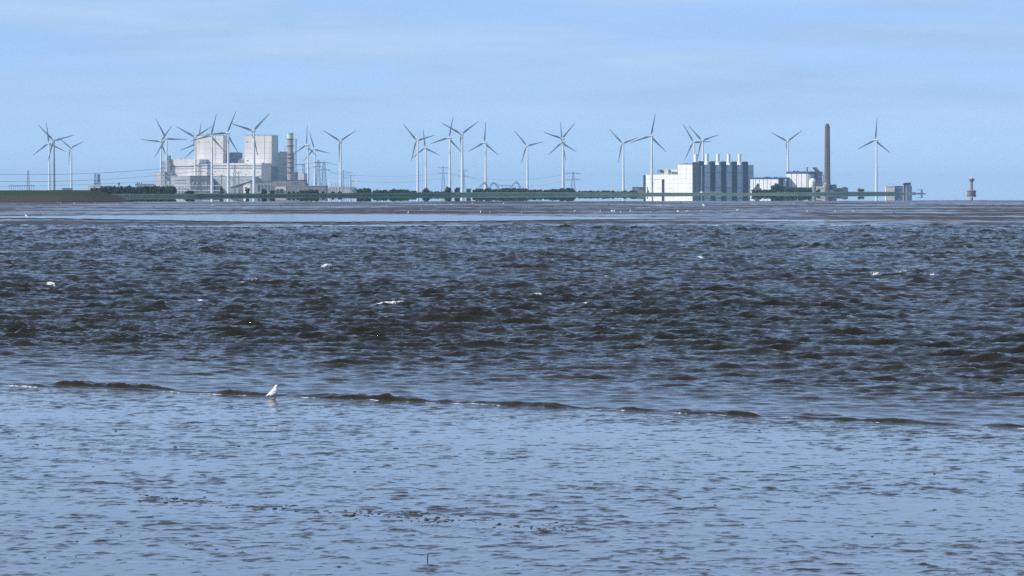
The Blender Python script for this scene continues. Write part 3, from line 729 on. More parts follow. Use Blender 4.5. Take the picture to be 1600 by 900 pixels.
g = MB(); DK.box(g, 430, 446.5, 291.3, None, -34, -24); g.build('wall', beige, r)
for a, b in ((433, 436), (438, 442.5)):
    g = MB(); DK.box(g, a, b, 295, 301.5, -34.2, -34.02); g.build('opening', black_m, r)
g = MB(); DK.box(g, 429.6, 447, 290.9, 291.35, -34.4, -23.7); g.build('roof', pinkish, r)

# rising conveyor gallery
r = DK.root('conveyor_gallery', 'dark conveyor gallery roof rising to the right in front of the plant', 'conveyor', 360, -50)
g = MB(); v0, v1 = -52, -44; ua, ub = DK.u(360, v0), DK.u(393, v0)
g.hexa([DK.p(ua, v0, DK.z(293.6)), DK.p(ub, v0, DK.z(284.2)), DK.p(ub, v1, DK.z(284.2)), DK.p(ua, v1, DK.z(293.6))], [DK.p(ua, v0, DK.z(292)), DK.p(ub, v0, DK.z(282.4)), DK.p(ub, v1, DK.z(282.4)), DK.p(ua, v1, DK.z(292))]); g.build('sloping_roof', darkgrey, r)
g = MB(); DK.box(g, 393, 424, 282.4, 284.2, v0, v1); g.build('level_roof', darkgrey, r)
g = MB(); ua, ub = DK.u(361, v0 + 1), DK.u(380, v0 + 1)
g.hexa([DK.p(ua, v0 + 1, .2), DK.p(ub, v0 + 1, .2), DK.p(ub, v1 - 1, .2), DK.p(ua, v1 - 1, .2)], [DK.p(ua, v0 + 1, DK.z(294)), DK.p(ub, v0 + 1, DK.z(288.4)), DK.p(ub, v1 - 1, DK.z(288.4)), DK.p(ua, v1 - 1, DK.z(294))]); g.build('wall', mauve, r)
for a, b in ((363, 366), (369.5, 373)):
    g = MB(); DK.box(g, a, b, 293.5, None, v0 + .6, v0 + .98); g.build('panel', lightgrey, r)
g = MB(); DK.box(g, 380.2, 391, 288.6, None, v0 + 1.2, v1 - 1); g.build('white_wall', white_clad, r)
g = MB(); DK.box(g, 391.3, 424, 285.5, None, v0 + 1.4, v1 - 1); g.build('grey_wall', midgrey, r)
for k in range(4):
    x = 403 + k * 5.2; g = MB(); DK.box(g, x, x + 2.8, 289, 299, v0 + 1.1, v0 + 1.38); g.build('opening', random.choice([black_m, darkgrey]), r)

# substation steelwork in front of the annex
Yq = 6700
r = thing('substation', 'pale steel substation frames in front of the grey annex', 'substation', (PX(300, Yq), Yq, .2))
for y in (290.3, 297.8):
    g = MB(); g.tube((PX(268, Yq), Yq, PZ(y, Yq)), (PX(346, Yq), Yq, PZ(y, Yq)), .42, n=6); g.build('busbar', white_clad, r)
for k in range(20):
    x = 270 + k * 4 + random.uniform(-.6, .6); g = MB(); g.tube((PX(x, Yq), Yq + 1, .2), (PX(x, Yq), Yq + 1, PZ(random.uniform(286, 292), Yq)), .28, n=4); g.build('post', random.choice([pinkish, steel, lightgrey]), r)
for k in range(16):
    x = 275 + k * 4.4; g = MB(); z = PZ(random.uniform(293, 297), Yq); g.box(PX(x, Yq), PX(x + random.uniform(1.2, 2.8), Yq), Yq + 2, Yq + 4, .2, z); g.build('switchgear', random.choice([midgrey, mauve, lightgrey]), r)

# platform with small substation (around column 535)
Yq = 7350
r = thing('substation_platform', 'pale pink concrete platform with sloping left side carrying switchgear', 'substation', (PX(535, Yq), Yq, .2))
g = MB(); z = PZ(292, Yq); a0, a1, b1 = PX(509, Yq), PX(514, Yq), PX(557, Yq)
g.hexa([(a0, Yq, .1), (PX(530, Yq), Yq, .1), (PX(530, Yq), Yq + 30, .1), (a0, Yq + 30, .1)], [(a1, Yq, z), (PX(530, Yq), Yq, z), (PX(530, Yq), Yq + 30, z), (a1, Yq + 30, z)]); g.build('wall', pinkish, r)
g = MB(); g.box(PX(530.1, Yq), b1, Yq + .5, Yq + 29, .1, z - .3); g.build('wall', lightgrey, r)
g = MB(); g.box(PX(532, Yq), PX(551, Yq), Yq + .1, Yq + .48, .1, PZ(296.6, Yq)); g.build('ramp', pinkish, r)
for k in range(5):
    x = 513.5 + k * 3; g = MB(); g.box(PX(x, Yq), PX(x + .5, Yq), Yq - .3, Yq - .02, .3, z - .4); g.build('pilaster', mauve, r)
g = MB(); g.box(PX(554.3, Yq), PX(555.6, Yq), Yq + .1, Yq + .48, .3, PZ(294, Yq)); g.build('opening', black_m, r)
for (x0, x1, yt) in ((513.5, 522, 282), (546, 551, 281), (552, 556.5, 280.3)):
    g = MB()
    for x in (x0, x1): g.tube((PX(x, Yq), Yq + 6, z), (PX(x, Yq), Yq + 6, PZ(yt, Yq)), .45, n=4)
    g.tube((PX(x0 - .4, Yq), Yq + 6, PZ(yt + .2, Yq)), (PX(x1 + .4, Yq), Yq + 6, PZ(yt + .2, Yq)), .5, n=4); g.build('portal', white_clad, r)
for k in range(14):
    x = 515 + k * 2.9; g = MB(); g.tube((PX(x, Yq), Yq + 9, z - .4), (PX(x, Yq), Yq + 9, PZ(random.uniform(284.5, 290), Yq)), .38, n=5); g.build('insulator', steel_b, r)

# ------------------------------------------------------------------ white panelled plant
WP = Frame(1092, 6900, 41)
r = WP.root('white_plant', 'white panelled gas plant with stepped roof and five short flues', 'power plant building', 1092)
uL, uM, vE = WP.u(1009), WP.u(1059), WP.vv(1177.5, 0)
zH, zL = WP.z(257), WP.z(272.6)
g = MB(); WP.boxm(g, uL, uM, .25, 60, .2, zL); g.build('low_wall', grey_clad, r)
g = MB(); WP.boxm(g, uM + .01, 0, .25, vE, .2, zH); g.build('high_wall', grey_clad, r)
g = MB(); WP.boxm(g, uL - 9, uL - .02, 4, 50, .2, zL - .8); g.build('shadow_inset', darkblue, r)  # dark colour stands in for the shadow in the inset at this end
pm = None
cols = list(np.linspace(uL, uM, 9)); colh = list(np.linspace(uM, 0, 6))
def panels(edges, zt, nrow):
    zs = np.linspace(.4, zt, nrow + 1)
    for i in range(len(edges) - 1):
        for k in range(nrow):
            a, b = edges[i] + .13, edges[i + 1] - .13
            if edges is cols and i == 4 and k < nrow - 1: continue
            g = MB(); WP.boxm(g, a, b, 0, .24, zs[k] + .13, zs[k + 1] - .13); g.build('panel', white_clad, r)
panels(cols, zL, 4); panels(colh, zH, 6)
g = MB(); WP.boxm(g, cols[4] + .3, cols[4] + 6.2, .05, .24, .4, WP.z(276)); g.build('louvre_strip', darkblue, r)
g = MB(); WP.boxm(g, cols[4] + 6.4, cols[5] - .2, 0.02, .24, .4, WP.z(276)); g.build('panel', white_clad, r)
for (a, b, c, d_) in ((1087.2, 1088.9, 291, 300), (1087.6, 1088.6, 299, 301.5), (1010.6, 1012.2, 292, 301), (1012, 1014, 297, 301), (1023, 1026, 280.6, 281.1), (1027, 1029, 280.2, 280.8), (1015, 1015.8, 279, 280.8)):
    g = MB(); WP.box(g, a, b, c, d_, -.15, -.01); g.build('door' if d_ - c > 3 else 'vent', darkgrey, r)
# roof machinery on the low part
for (a, b, c, d_, v, m_) in ((1027, 1031.5, 265, 269, 8, bluegrey), (1031.5, 1036.5, 266.5, 269.5, 9, darkblue), (1038, 1044, 265.5, 272.6, 6, beige), (1044.2, 1051, 265.2, 269.5, 12, mauve), (1050, 1059, 268.5, 272.6, 7, darkgrey), (1048.5, 1058.5, 265, 268.3, 10, pinkish), (1034, 1037.8, 268.8, 270.5, 7, darkgrey)):
    g = MB(); WP.box(g, a, b, c, d_, v, v + 6); g.build('roof_unit', m_, r)
g = MB()
for x in (1022, 1024.5, 1027, 1029.5, 1032, 1034.5, 1045, 1047.5): g.tube(WP.p(WP.u(x, 9), 9, zL), WP.p(WP.u(x, 9), 9, WP.z(269)), .2, n=4)
g.build('roof_frame', steel, r)
rails(WP, r, uL + 1, uM - 1, 1, 50, zL, h=1.1)
for (a, b, c) in ((1062, 1066, 256), (1067, 1073, 255.2), (1074, 1079, 255.6)):
    g = MB(); WP.box(g, a, b, c, 257, 8, 14); g.build('roof_unit', darkgrey, r)
# dark recess towers and light bays along the shaded side
def side_box(mb, x0, x1, u0, u1, z0, z1):
    v0, v1 = WP.vv(x0, u1), WP.vv(x1, u1)
    return WP.boxm(mb, u0, u1, v0, v1, z0, z1)
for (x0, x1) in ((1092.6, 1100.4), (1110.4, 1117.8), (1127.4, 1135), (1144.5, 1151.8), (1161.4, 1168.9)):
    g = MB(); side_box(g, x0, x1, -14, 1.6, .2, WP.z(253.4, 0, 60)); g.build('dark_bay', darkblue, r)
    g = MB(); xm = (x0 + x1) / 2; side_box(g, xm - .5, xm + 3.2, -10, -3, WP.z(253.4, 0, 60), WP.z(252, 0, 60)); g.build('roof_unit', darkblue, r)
g = MB(); side_box(g, 1095.2, 1097.4, 0, 2.1, .2, WP.z(258)); g.build('light_strip', grey_clad, r)
for (x0, x1) in ((1100.9, 1109.8), (1118.2, 1126.9), (1135.4, 1144), (1152.2, 1160.9), (1169.3, 1177.2)):
    zs = np.linspace(.3, zH - .3, 6)
    for k in range(5):
        g = MB(); side_box(g, x0, x1, .02, .7, zs[k] + .15, zs[k + 1] - .1); g.build('panel', grey_clad, r)
    for y in (269.8, 293.6):
        for f0, f1 in ((.12, .38), (.52, .85)):
            g = MB(); side_box(g, x0 + (x1 - x0) * f0, x0 + (x1 - x0) * f1, .5, .9, PZ(y + .5, 6970), PZ(y - .5, 6970)); g.build('louvre', darkblue, r)
g = MB(); side_box(g, 1097, 1128, 3, 8, .2, PZ(299.2, 6930)); g.build('plinth', pinkish, r)
for xc in (1087.4, 1104.6, 1121.8, 1138.6, 1155.6):
    uc = -5.0; vc = WP.vv(xc, uc)
    if xc < 1090: vc = 7; uc = WP.u(xc, vc)
    c = WP.p(uc, vc, 0); rr = 3.05
    g = MB(); g.lathe([(rr, zH - .2), (rr, PZ(241.3, c[1])), (rr * 1.06, PZ(241.3, c[1])), (rr * 1.06, PZ(240.7, c[1])), (rr * .85, PZ(240.7, c[1]))], 20, (c[0], c[1], 0)); fl = g.build('flue', grey_clad if False else white_clad, r, True)
    g = MB(); za = zH - .1; zt = zH + 7
    g.hexa([WP.p(uc - 5.2, vc - 3, za), WP.p(uc + 4, vc - 3, za), WP.p(uc + 4, vc + 3, za), WP.p(uc - 5.2, vc + 3, za)], [WP.p(uc - 1.9, vc - 1.6, zt), WP.p(uc + 1.9, vc - 1.6, zt), WP.p(uc + 1.9, vc + 1.6, zt), WP.p(uc - 1.9, vc + 1.6, zt)])
    g.build('flue_base', white_clad, fl)

r = WP.root('low_grey_building', 'low grey building with darker roof block left of the white panelled plant', 'building', 988, 40)
g = MB(); Yq = 7150; g.box(PX(988, Yq), PX(1008, Yq), Yq, Yq + 25, .2, PZ(292.5, Yq)); g.build('wall', mat('mauve_grey', (.24, .22, .23), .8), r)
g = MB(); g.box(PX(998, Yq), PX(1008, Yq), Yq - .4, Yq + 20, PZ(296, Yq), PZ(292.2, Yq)); g.build('upper_wall', darkgrey, r)
g = MB(); g.box(PX(987.8, Yq), PX(997.9, Yq), Yq - .3, Yq + 25.2, PZ(292.5, Yq), PZ(292.1, Yq)); g.build('roof', midgrey, r)

# ------------------------------------------------------------------ blue banded halls on the right
BH = Frame(1229, 6500, 26)
r = BH.root('long_hall', 'long white hall with narrow blue roof band and dark slits', 'industrial hall', 1177, -14)
g = MB(); BH.box(g, 1172, 1228.6, 279.6, None, -12, 16); g.build('backing_wall', darkgrey, r)
ed = [1172, 1177.2, 1180.6, 1186.6, 1192.8, 1198.8, 1204.5, 1216.5]
for a, b in zip(ed[:-1], ed[1:]):
    g = MB(); BH.box(g, a + .35, b - .35, 279.8, None, -12.6, -12.02); g.build('panel', white_clad, r)
g = MB(); BH.box(g, 1221, 1228.5, 279.8, None, -12.5, -12.02); g.build('panel', white_clad, r)
g = MB(); BH.box(g, 1171.7, 1229, 277.2, 279.6, -13.2, 16.5); g.build('roof_band', bluetrim, r)
g = MB(); BH.box(g, 1216.3, 1220.5, 277.8, None, -22, -13.3); g.build('stair_shaft', darkblue, r)
for x in (1195, 1199.5, 1210): g = MB(); BH.box(g, x, x + 2.6, 276.3, 277.2, -8, -2); g.build('roof_unit', darkblue, r)

r = BH.root('large_hall', 'large white hall with broad blue roof band and rounded grey right end', 'industrial hall', 1229)
u0, u1 = BH.u(1228.9), BH.u(1261.5); v1 = 34; ue = u1 + 10
side = [(u1, 0)] + [(u1 + 9 * math.sin(a), 9 - 9 * math.cos(a)) for a in np.linspace(.15, math.pi / 2, 7)] + [(u1 + 9, 46), (u0, 46)]
plan = [(u0, 0)] + side
zt, zb_ = BH.z(268), BH.z(271.6)
g = MB(); g.prism([BH.p(u, v, 0)[:2] for u, v in plan], .2, zb_); g.build('wall', grey_clad, r)
ed = [1229, 1236.9, 1244.8, 1252.6, 1259.8]
for a, b in zip(ed[:-1], ed[1:]):
    g = MB(); BH.box(g, a + .35, b - .4, 271.7, 292.6, -.6, -.02); g.build('panel', white_clad, r)
for a, b in zip(ed[1:], ed[1:]):
    g = MB(); BH.box(g, a - .4, a + .35, 271.7, 292.6, -.2, -.02); g.build('slit', darkblue, r)
g = MB(); BH.box(g, 1260.4, 1261.6, 271.7, 294, -.8, -.02); g.build('downpipe', white_clad, r)
cu, cv = (u0 + u1 + 9) / 2, 23
g = MB(); g.prism([BH.p(cu + (u - cu) * 1.012, cv + (v - cv) * 1.02, 0)[:2] for u, v in plan], zb_ + .01, zt); g.build('roof_band', bluetrim, r)
g = MB(); BH.box(g, 1229, 1260, 292.7, None, -3, -.65); g.build('plinth', darkblue, r)
g = MB(); BH.box(g, 1256, 1260.4, 261, 268, 12, 18); g.build('roof_hut', lightgrey, r)
g = MB(); c = BH.p(BH.u(1257.4, 15), 15, 0); g.tube((c[0], c[1], BH.z(261)), (c[0], c[1], BH.z(256.5)), .18, n=4); g.build('aerial', steel, r)
for x in (1239.5, 1245): g = MB(); BH.box(g, x, x + 2, 266.8, 268, 6, 9); g.build('roof_unit', darkblue, r)
g = MB(); ua = BH.u(1270.5, 20); z1, z2 = BH.z(261.3), BH.z(268)
Yh = 6500
def pxbox(mb, pts, Y, dep):
    n = len(pts); f = [(PX(x, Y), Y, PZ(y, Y)) for x, y in pts]; b = [(p[0], Y + dep, p[2]) for p in f]
    return mb.add(f + b, [tuple(range(n)), tuple(range(2 * n - 1, n - 1, -1))] + [((i + 1) % n, i, n + i, n + (i + 1) % n) for i in range(n)])
g = MB(); pxbox(g, [(1270.3, 261.6), (1275.5, 261.3), (1280.5, 267.5), (1283.5, 269), (1283.5, 273.3), (1274.3, 273.3), (1274.5, 268)], Yh - 12, 14); g.build('sloping_duct', darkgrey, r)
g = MB(); pxbox(g, [(1273.5, 273.4), (1284.3, 273.4), (1284.3, 301), (1273.5, 301)], Yh - 14, 20); g.build('boiler_wall', mat('boiler_grey', (.13, .14, .165), .7, vary=.25, scale=.15), r)
g = MB(); g.tube((PX(1285.8, Yh), Yh - 10, .2), (PX(1285.8, Yh), Yh - 10, PZ(273, Yh)), .5, n=5); g.tube((PX(1283.5, Yh), Yh - 10, PZ(273.2, Yh)), (PX(1286.4, Yh), Yh - 10, PZ(275, Yh)), .6, n=5); g.build('external_pipe', steel_b, r)

Yq = 6380
r = thing('domed_silo', 'white domed silo between the large hall and the brown chimney', 'silo', (PX(1268.5, Yq), Yq, .2))
sc_ = Yq / F
g = MB(); c = (PX(1269.5, Yq), Yq, 0); R0 = 5.4 * sc_
g.lathe([(R0, .2), (R0, PZ(284.5, Yq))] + [(R0 * math.cos(a), PZ(284.5, Yq) + R0 * 1.1 * math.sin(a)) for a in np.linspace(.2, 1.5, 7)], 24, c); g.build('drum', white_clad, r, True)
for k in range(3):
    g = MB(); z = PZ(297 - k * 4, Yq); g.lathe([(R0 + .12, z), (R0 + .25, z + .15), (R0 + .12, z + .3)], 24, c); g.build('hoop', lightgrey, r)
r = thing('boiler_annex', 'dark grey annex blocks at the foot of the large hall right of the silo', 'building', (PX(1277, Yq), Yq - 20, .2))
g = MB(); g.box(PX(1272.5, Yq), PX(1284.6, Yq), Yq - 12, Yq + 10, .2, PZ(283.5, Yq)); g.build('wall', darkgrey, r)
g = MB(); g.box(PX(1275, Yq), PX(1286, Yq), Yq - 20, Yq - 12.1, .2, PZ(291.3, Yq)); g.build('low_wall', pinkish, r)
for a, b in ((1281.3, 1284), (1277.6, 1279.2)):
    g = MB(); g.box(PX(a, Yq), PX(b, Yq), Yq - 20.2, Yq - 20.02, PZ(298 if a < 1280 else 295, Yq), PZ(294, Yq)); g.build('opening', black_m, r)

Yq = 6450; X = PX(1292.7, Yq); sc_ = Yq / F
r = thing('brown_chimney', 'tall tapering brown concrete chimney with dark cap', 'chimney', (X, Yq, .2))
g = MB(); pr = [(6.1, 303), (5.4, 290), (4.75, 282), (4.45, 260), (4.2, 230), (3.95, 205), (3.85, 198.6)]
g.lathe([(a * sc_, max(.2, PZ(y, Yq))) for a, y in pr], 28, (X, Yq, 0)); g.build('shaft', concrete, r, True)
g = MB(); g.lathe([(3.6 * sc_, PZ(198.6, Yq)), (3.5 * sc_, PZ(195.5, Yq)), (2.6 * sc_, PZ(195.4, Yq)), (2.6 * sc_, PZ(193.2, Yq)), (2.2 * sc_, PZ(193.2, Yq))], 24, (X, Yq, 0)); g.build('cap', darkgrey, r)
for y in (199.2, 226, 255):
    g = MB(); a = np.interp(y, [198, 282], [3.85, 4.75]) * sc_; z = PZ(y, Yq); g.lathe([(a, z), (a + .5, z), (a + .5, z + .5), (a, z + .5)], 28, (X, Yq, 0)); g.build('band', mauve, r)
g = MB(); g.tube((X + 1.5, Yq - 6.0, 1), (X + 1.2, Yq - 4.3, PZ(200, Yq)), .16, n=4); g.build('ladder', steel, r)

r = thing('flue_duct', 'pale sloping duct leaning against the foot of the brown chimney', 'duct', (PX(1287, Yq), Yq - 22, .2))
g = MB(); pxbox(g, [(1285.5, 293), (1289, 285.5), (1291.7, 285.2), (1289.5, 292), (1288.5, 302), (1285.5, 302)], Yq - 24, 8); g.build('duct_wall', grey_clad, r)
r = thing('dark_shed', 'dark shed with pale arched door right of the chimney foot', 'shed', (PX(1301, Yq), Yq - 10, .2))
g = MB(); pxbox(g, [(1294, 302), (1294, 291), (1296.5, 288.8), (1306.3, 288.3), (1307.3, 290), (1307.3, 302)], Yq - 14, 22); g.build('wall', darkgrey, r)
g = MB(); pxbox(g, [(1295.2, 302), (1296, 297.8), (1298.5, 296.4), (1301, 296.6), (1302.6, 298.4), (1302.6, 302)], Yq - 14.6, .5); g.build('door', grey_clad, r)
g = MB(); pxbox(g, [(1296, 289.1), (1306.5, 288.6), (1306.5, 288.1), (1296.3, 288.5)], Yq - 14.5, 23); g.build('roof', midgrey, r)
r = thing('low_dark_shed', 'long low dark shed with stepped roof at the end of the right hand plant', 'shed', (PX(1316, Yq), Yq - 5, .2))
g = MB(); pxbox(g, [(1307.4, 302), (1307.4, 294), (1325, 293.6), (1325, 302)], Yq - 9, 18); g.build('wall', darkgrey, r)
g = MB(); pxbox(g, [(1316.5, 293.8), (1317, 292.4), (1322.5, 292.3), (1324.5, 293.6)], Yq - 9.4, 16); g.build('roof', mauve, r)
for k in range(4):
    x = 1309.5 + k * 3.8; g = MB(); pxbox(g, [(x, 299), (x, 295.5), (x + 1.5, 295.5), (x + 1.5, 299)], Yq - 9.3, .25); g.build('window', midgrey, r)
Yq = 5300
r = thing('pink_hut', 'small pinkish hut on the dike below the long hall', 'hut', (PX(1194, Yq), Yq, .2))
g = MB(); g.box(PX(1189.5, Yq), PX(1198, Yq), Yq, Yq + 6, .2, PZ(297.2, Yq)); g.build('wall', pinkish, r)
g = MB(); g.box(PX(1189.1, Yq), PX(1198.4, Yq), Yq - .4, Yq + 6.4, PZ(297.2, Yq), PZ(296.7, Yq)); g.build('roof', mauve, r)
g = MB(); g.box(PX(1192, Yq), PX(1194, Yq), Yq - .2, Yq - .02, .3, PZ(299, Yq)); g.build('door', mauve, r)
r = thing('grey_pump_house', 'low grey gabled shed with pointed roof below the long hall', 'shed', (PX(1184, Yq + 80), Yq + 80, .2))
g = MB(); pxbox(g, [(1177, 303), (1177, 294.2), (1190, 294.2), (1190, 303)], Yq + 80, 10); g.build('wall', bluegrey, r)
g = MB(); pxbox(g, [(1179.2, 294.1), (1184.3, 286.2), (1186.5, 288), (1187.2, 294.1)], Yq + 79.6, 9); g.build('roof', darkgrey, r)

# ------------------------------------------------------------------ far right end of the dike
Yq = 5500
r = thing('beige_box_building', 'beige windowless box building with thin masts near the dike end', 'building', (PX(1391, Yq), Yq, .2))
g = MB(); g.box(PX(1384.2, Yq), PX(1398.2, Yq), Yq, Yq + 14, .2, PZ(291.6, Yq)); g.build('wall', mat('pale_beige', (.66, .60, .56), .8), r)
g = MB(); g.box(PX(1384, Yq), PX(1398.4, Yq), Yq - .3, Yq + 14.2, PZ(291.6, Yq), PZ(291.2, Yq)); g.build('roof', pinkish, r)
for x in (1387.5, 1390.5, 1394, 1397.5): g = MB(); g.tube((PX(x, Yq), Yq + 5, PZ(291.6, Yq)), (PX(x, Yq), Yq + 5, PZ(286, Yq)), .13, n=4); g.build('mast', steel, r)
r = thing('dark_blue_block', 'dark blue block between the beige box and the dark tower', 'building', (PX(1404, Yq), Yq, .2))
g = MB(); g.box(PX(1398.5, Yq), PX(1410.6, Yq), Yq + 2, Yq + 14, .2, PZ(291.2, Yq)); g.build('wall', bluegrey, r)
g = MB(); g.box(PX(1398.4, Yq), PX(1410.6, Yq), Yq + 1.7, Yq + 14.2, PZ(291.2, Yq), PZ(290.7, Yq)); g.build('roof', darkblue, r)
g = MB(); g.box(PX(1406.5, Yq), PX(1409, Yq), Yq + 1.8, Yq + 1.98, PZ(297, Yq), PZ(295.5, Yq)); g.build('window', darkblue, r)
r = thing('dark_silo_tower', 'dark blue tower with two pale columns at the very end of the dike', 'tower', (PX(1417, Yq), Yq, .2))
g = MB(); pxbox(g, [(1417.5, 303), (1417.5, 286), (1423.2, 285.3), (1423.6, 290.5), (1425, 291), (1425, 303)], Yq, 10); g.build('wall', bluegrey, r)
for a, b in ((1410.8, 1412.9), (1415, 1417.2)):
    g = MB(); g.box(PX(a, Yq), PX(b, Yq), Yq + 1, Yq + 6, .2, PZ(287.3, Yq)); g.build('column', lightgrey, r)
g = MB(); g.box(PX(1412.9, Yq), PX(1415, Yq), Yq + 2, Yq + 7, .2, PZ(287.3, Yq)); g.build('recess', darkgrey, r)
g = MB(); pxbox(g, [(1410.5, 287.9), (1415.5, 285.7), (1423.6, 285.4), (1423.6, 286.3), (1417.4, 287.2)], Yq - .4, 11); g.build('roof', darkblue, r)
Yq = 5700
r = thing('harbour_jetty', 'low bluish jetty with a lattice beacon mast beyond the dike end', 'jetty', (PX(1432, Yq), Yq, 0))
g = MB(); pxbox(g, [(1425, 303.5), (1425, 300.6), (1430.5, 300.4), (1431, 301.6), (1438, 301.2), (1447, 302), (1447, 303.5)], Yq, 8); g.build('deck', bluegrey, r)
g = MB(); lattice(g, (PX(1440.5, Yq), Yq + 3, 0), (PX(1440.5, Yq), Yq + 3, PZ(296.2, Yq)), 2.6, 1.6, 3, .3); g.build('mast', steel_b, r)
g = MB(); g.box(PX(1433, Yq), PX(1442.6, Yq), Yq + 2, Yq + 4, PZ(297, Yq), PZ(296.4, Yq)); g.build('crossarm', steel_b, r)
g = MB(); g.box(PX(1439.2, Yq), PX(1441.8, Yq), Yq + 1.5, Yq + 4.5, PZ(301.3, Yq), PZ(298.8, Yq)); g.build('cabin', bluegrey, r)

# radar tower standing in the sea at right
Yq = 5850; X = PX(1518, Yq); sc_ = Yq / F
r = thing('radar_tower', 'round radar tower with gallery and wide drum base standing alone at right', 'radar tower', (X, Yq, 0))
con = mat('tower_concrete', (.24, .205, .205), .7, vary=.1, scale=.2)
g = MB(); g.lathe([(6.6 * sc_, -1), (6.6 * sc_, PZ(301.3, Yq)), (7.3 * sc_, PZ(301.2, Yq)), (7.3 * sc_, PZ(300.5, Yq)), (6.8 * sc_, PZ(300.4, Yq)), (6.8 * sc_, PZ(298.8, Yq)), (7.5 * sc_, PZ(298.7, Yq)), (7.5 * sc_, PZ(297.6, Yq)), (5.6 * sc_, PZ(297.1, Yq)), (2 * sc_, PZ(296.6, Yq))], 28, (X, Yq, 0)); g.build('drum_base', con, r)
g = MB(); g.lathe([(6.85 * sc_, PZ(300.2, Yq)), (6.85 * sc_, PZ(299, Yq))], 28, (X, Yq, 0)); g.build('window_band', darkgrey, r)
g = MB(); g.lathe([(2.4 * sc_, PZ(297, Yq)), (2.2 * sc_, PZ(290, Yq)), (2.0 * sc_, PZ(284.4, Yq))], 18, (X, Yq, 0)); g.build('shaft', con, r, True)
g = MB(); g.lathe([(2.1 * sc_, PZ(285, Yq)), (3.0 * sc_, PZ(282.9, Yq)), (4.0 * sc_, PZ(282.1, Yq)), (4.4 * sc_, PZ(280.9, Yq)), (4.1 * sc_, PZ(280.8, Yq)), (4.1 * sc_, PZ(280.1, Yq)), (4.8 * sc_, PZ(279.9, Yq)), (4.8 * sc_, PZ(279.1, Yq)), (2.2 * sc_, PZ(278.6, Yq))], 24, (X, Yq, 0)); g.build('gallery', con, r)
g = MB(); g.lathe([(1.5 * sc_, PZ(278.7, Yq)), (1.2 * sc_, PZ(276, Yq)), (.8 * sc_, PZ(275.6, Yq)), (.35 * sc_, PZ(273.7, Yq))], 14, (X, Yq, 0)); g.build('mast', pinkish, r)
g = MB(); g.box(X + 4.2 * sc_, X + 5.2 * sc_, Yq - 1, Yq + 1, PZ(282.8, Yq), PZ(281.4, Yq)); g.build('side_platform', darkgrey, r)

# ------------------------------------------------------------------ pylons, arches, cables
def pylon(x, yt, Y, wb, arms, label, m=steel, rr=.3, wt=1.6, name='power_pylon', cat='pylon'):
    X = PX(x, Y); zt = PZ(yt, Y); r = thing(name, label, cat, (X, Y, .2), 'lattice power pylons behind the dike')
    g = MB(); lattice(g, (X, Y, .2), (X, Y, zt), wb, wt, 8, rr); g.build('mast', m, r)
    for (ya, half) in arms:
        g = MB(); z = PZ(ya, Y); h = half * Y / F
        for dy in (-1, 1):
            g.tube((X - h, Y, z), (X, Y + dy, z + .2), rr * .8, n=4); g.tube((X + h, Y, z), (X, Y + dy, z + .2), rr * .8, n=4)
            g.tube((X - h, Y, z), (X, Y + dy, z + 2.4), rr * .6, n=3); g.tube((X + h, Y, z), (X, Y + dy, z + 2.4), rr * .6, n=3)
        g.build('crossarm', m, r)
        for sgn in (-1, -.5, .5, 1):
            g = MB(); g.tube((X + sgn * h, Y, z), (X + sgn * h, Y, z - 2.2), .22, n=4); g.build('insulator', m, r)
    return r
pylon(312, 254.5, 6350, 7.5, [(258.5, 7), (268, 8)], 'tall lattice pylon in front of the cream hall, between the first two turbine towers', mauve)
pylon(346.2, 273, 6350, 2.4, [(274.5, 4)], 'slim mast pylon left of the turbine before the shaded cream side', mauve, .2, 1.0)
pylon(366.6, 257.5, 6400, 5.5, [(262, 6), (277, 7)], 'lattice pylon just right of the turbine at the shaded cream side', midgrey)
pylon(373, 268.5, 6400, 3.0, [(270, 4)], 'thin lattice pylon close by the right of a larger pylon', midgrey, .2)
pylon(497.2, 250.5, 7000, 9.5, [(253.5, 6), (260, 7)], 'left one of the twin blue pylons right of the stack', steel_b, .36, 3.4)
pylon(506.3, 252.6, 7000, 9.5, [(254.5, 12), (265.5, 9)], 'right one of the twin blue pylons, with long top arm', steel_b, .36, 3.4)
pylon(692.5, 260.3, 7300, 7.5, [(262, 8), (271, 9)], 'faint pylon with two crossarms left of the central turbines', steel_b, .28)
pylon(724.4, 265.5, 7200, 7.0, [(266.5, 7), (275.4, 9)], 'pylon half hidden by the tower of the tall central turbine', steel_b, .28)
pylon(895.6, 268.4, 6900, 9.0, [(271, 11.5), (281, 12)], 'pylon with broad double crossarms right of the six bladed pair', steel_b, .36)
pylon(44, 267, 7600, 6.0, [(268, 1.5)], 'slender grey lattice mast above the gantry at far left', steel, .26)
pylon(536.5, 266, 7300, 3, [(269, 13), (278, 8)], 'thin pylon with uneven arms right behind the platform turbine', steel_b, .2)
pylon(548, 273, 7350, 2.6, [(274, 8), (283, 6)], 'short thin pylon above the pale substation platform', steel_b, .2)

Yq = 7300
r = thing('cable_gantry', 'low row of gantry posts with a top beam at far left', 'gantry', (PX(34, Yq), Yq, .2))
g = MB(); g.box(PX(13.5, Yq), PX(54, Yq), Yq - .6, Yq + .6, PZ(290.2, Yq), PZ(289.4, Yq)); g.build('beam', steel_b, r)
for k in range(12):
    x = 14 + k * 3.5; g = MB(); g.tube((PX(x, Yq), Yq, .2), (PX(x, Yq), Yq, PZ(289.6, Yq)), .5 if k in (1, 9) else .32, n=4); g.build('post', steel_b, r)
for x in (17.5,): g = MB(); g.tube((PX(x, Yq), Yq, PZ(289, Yq)), (PX(x, Yq), Yq, PZ(282, Yq)), .15, n=4); g.build('aerial', steel, r)

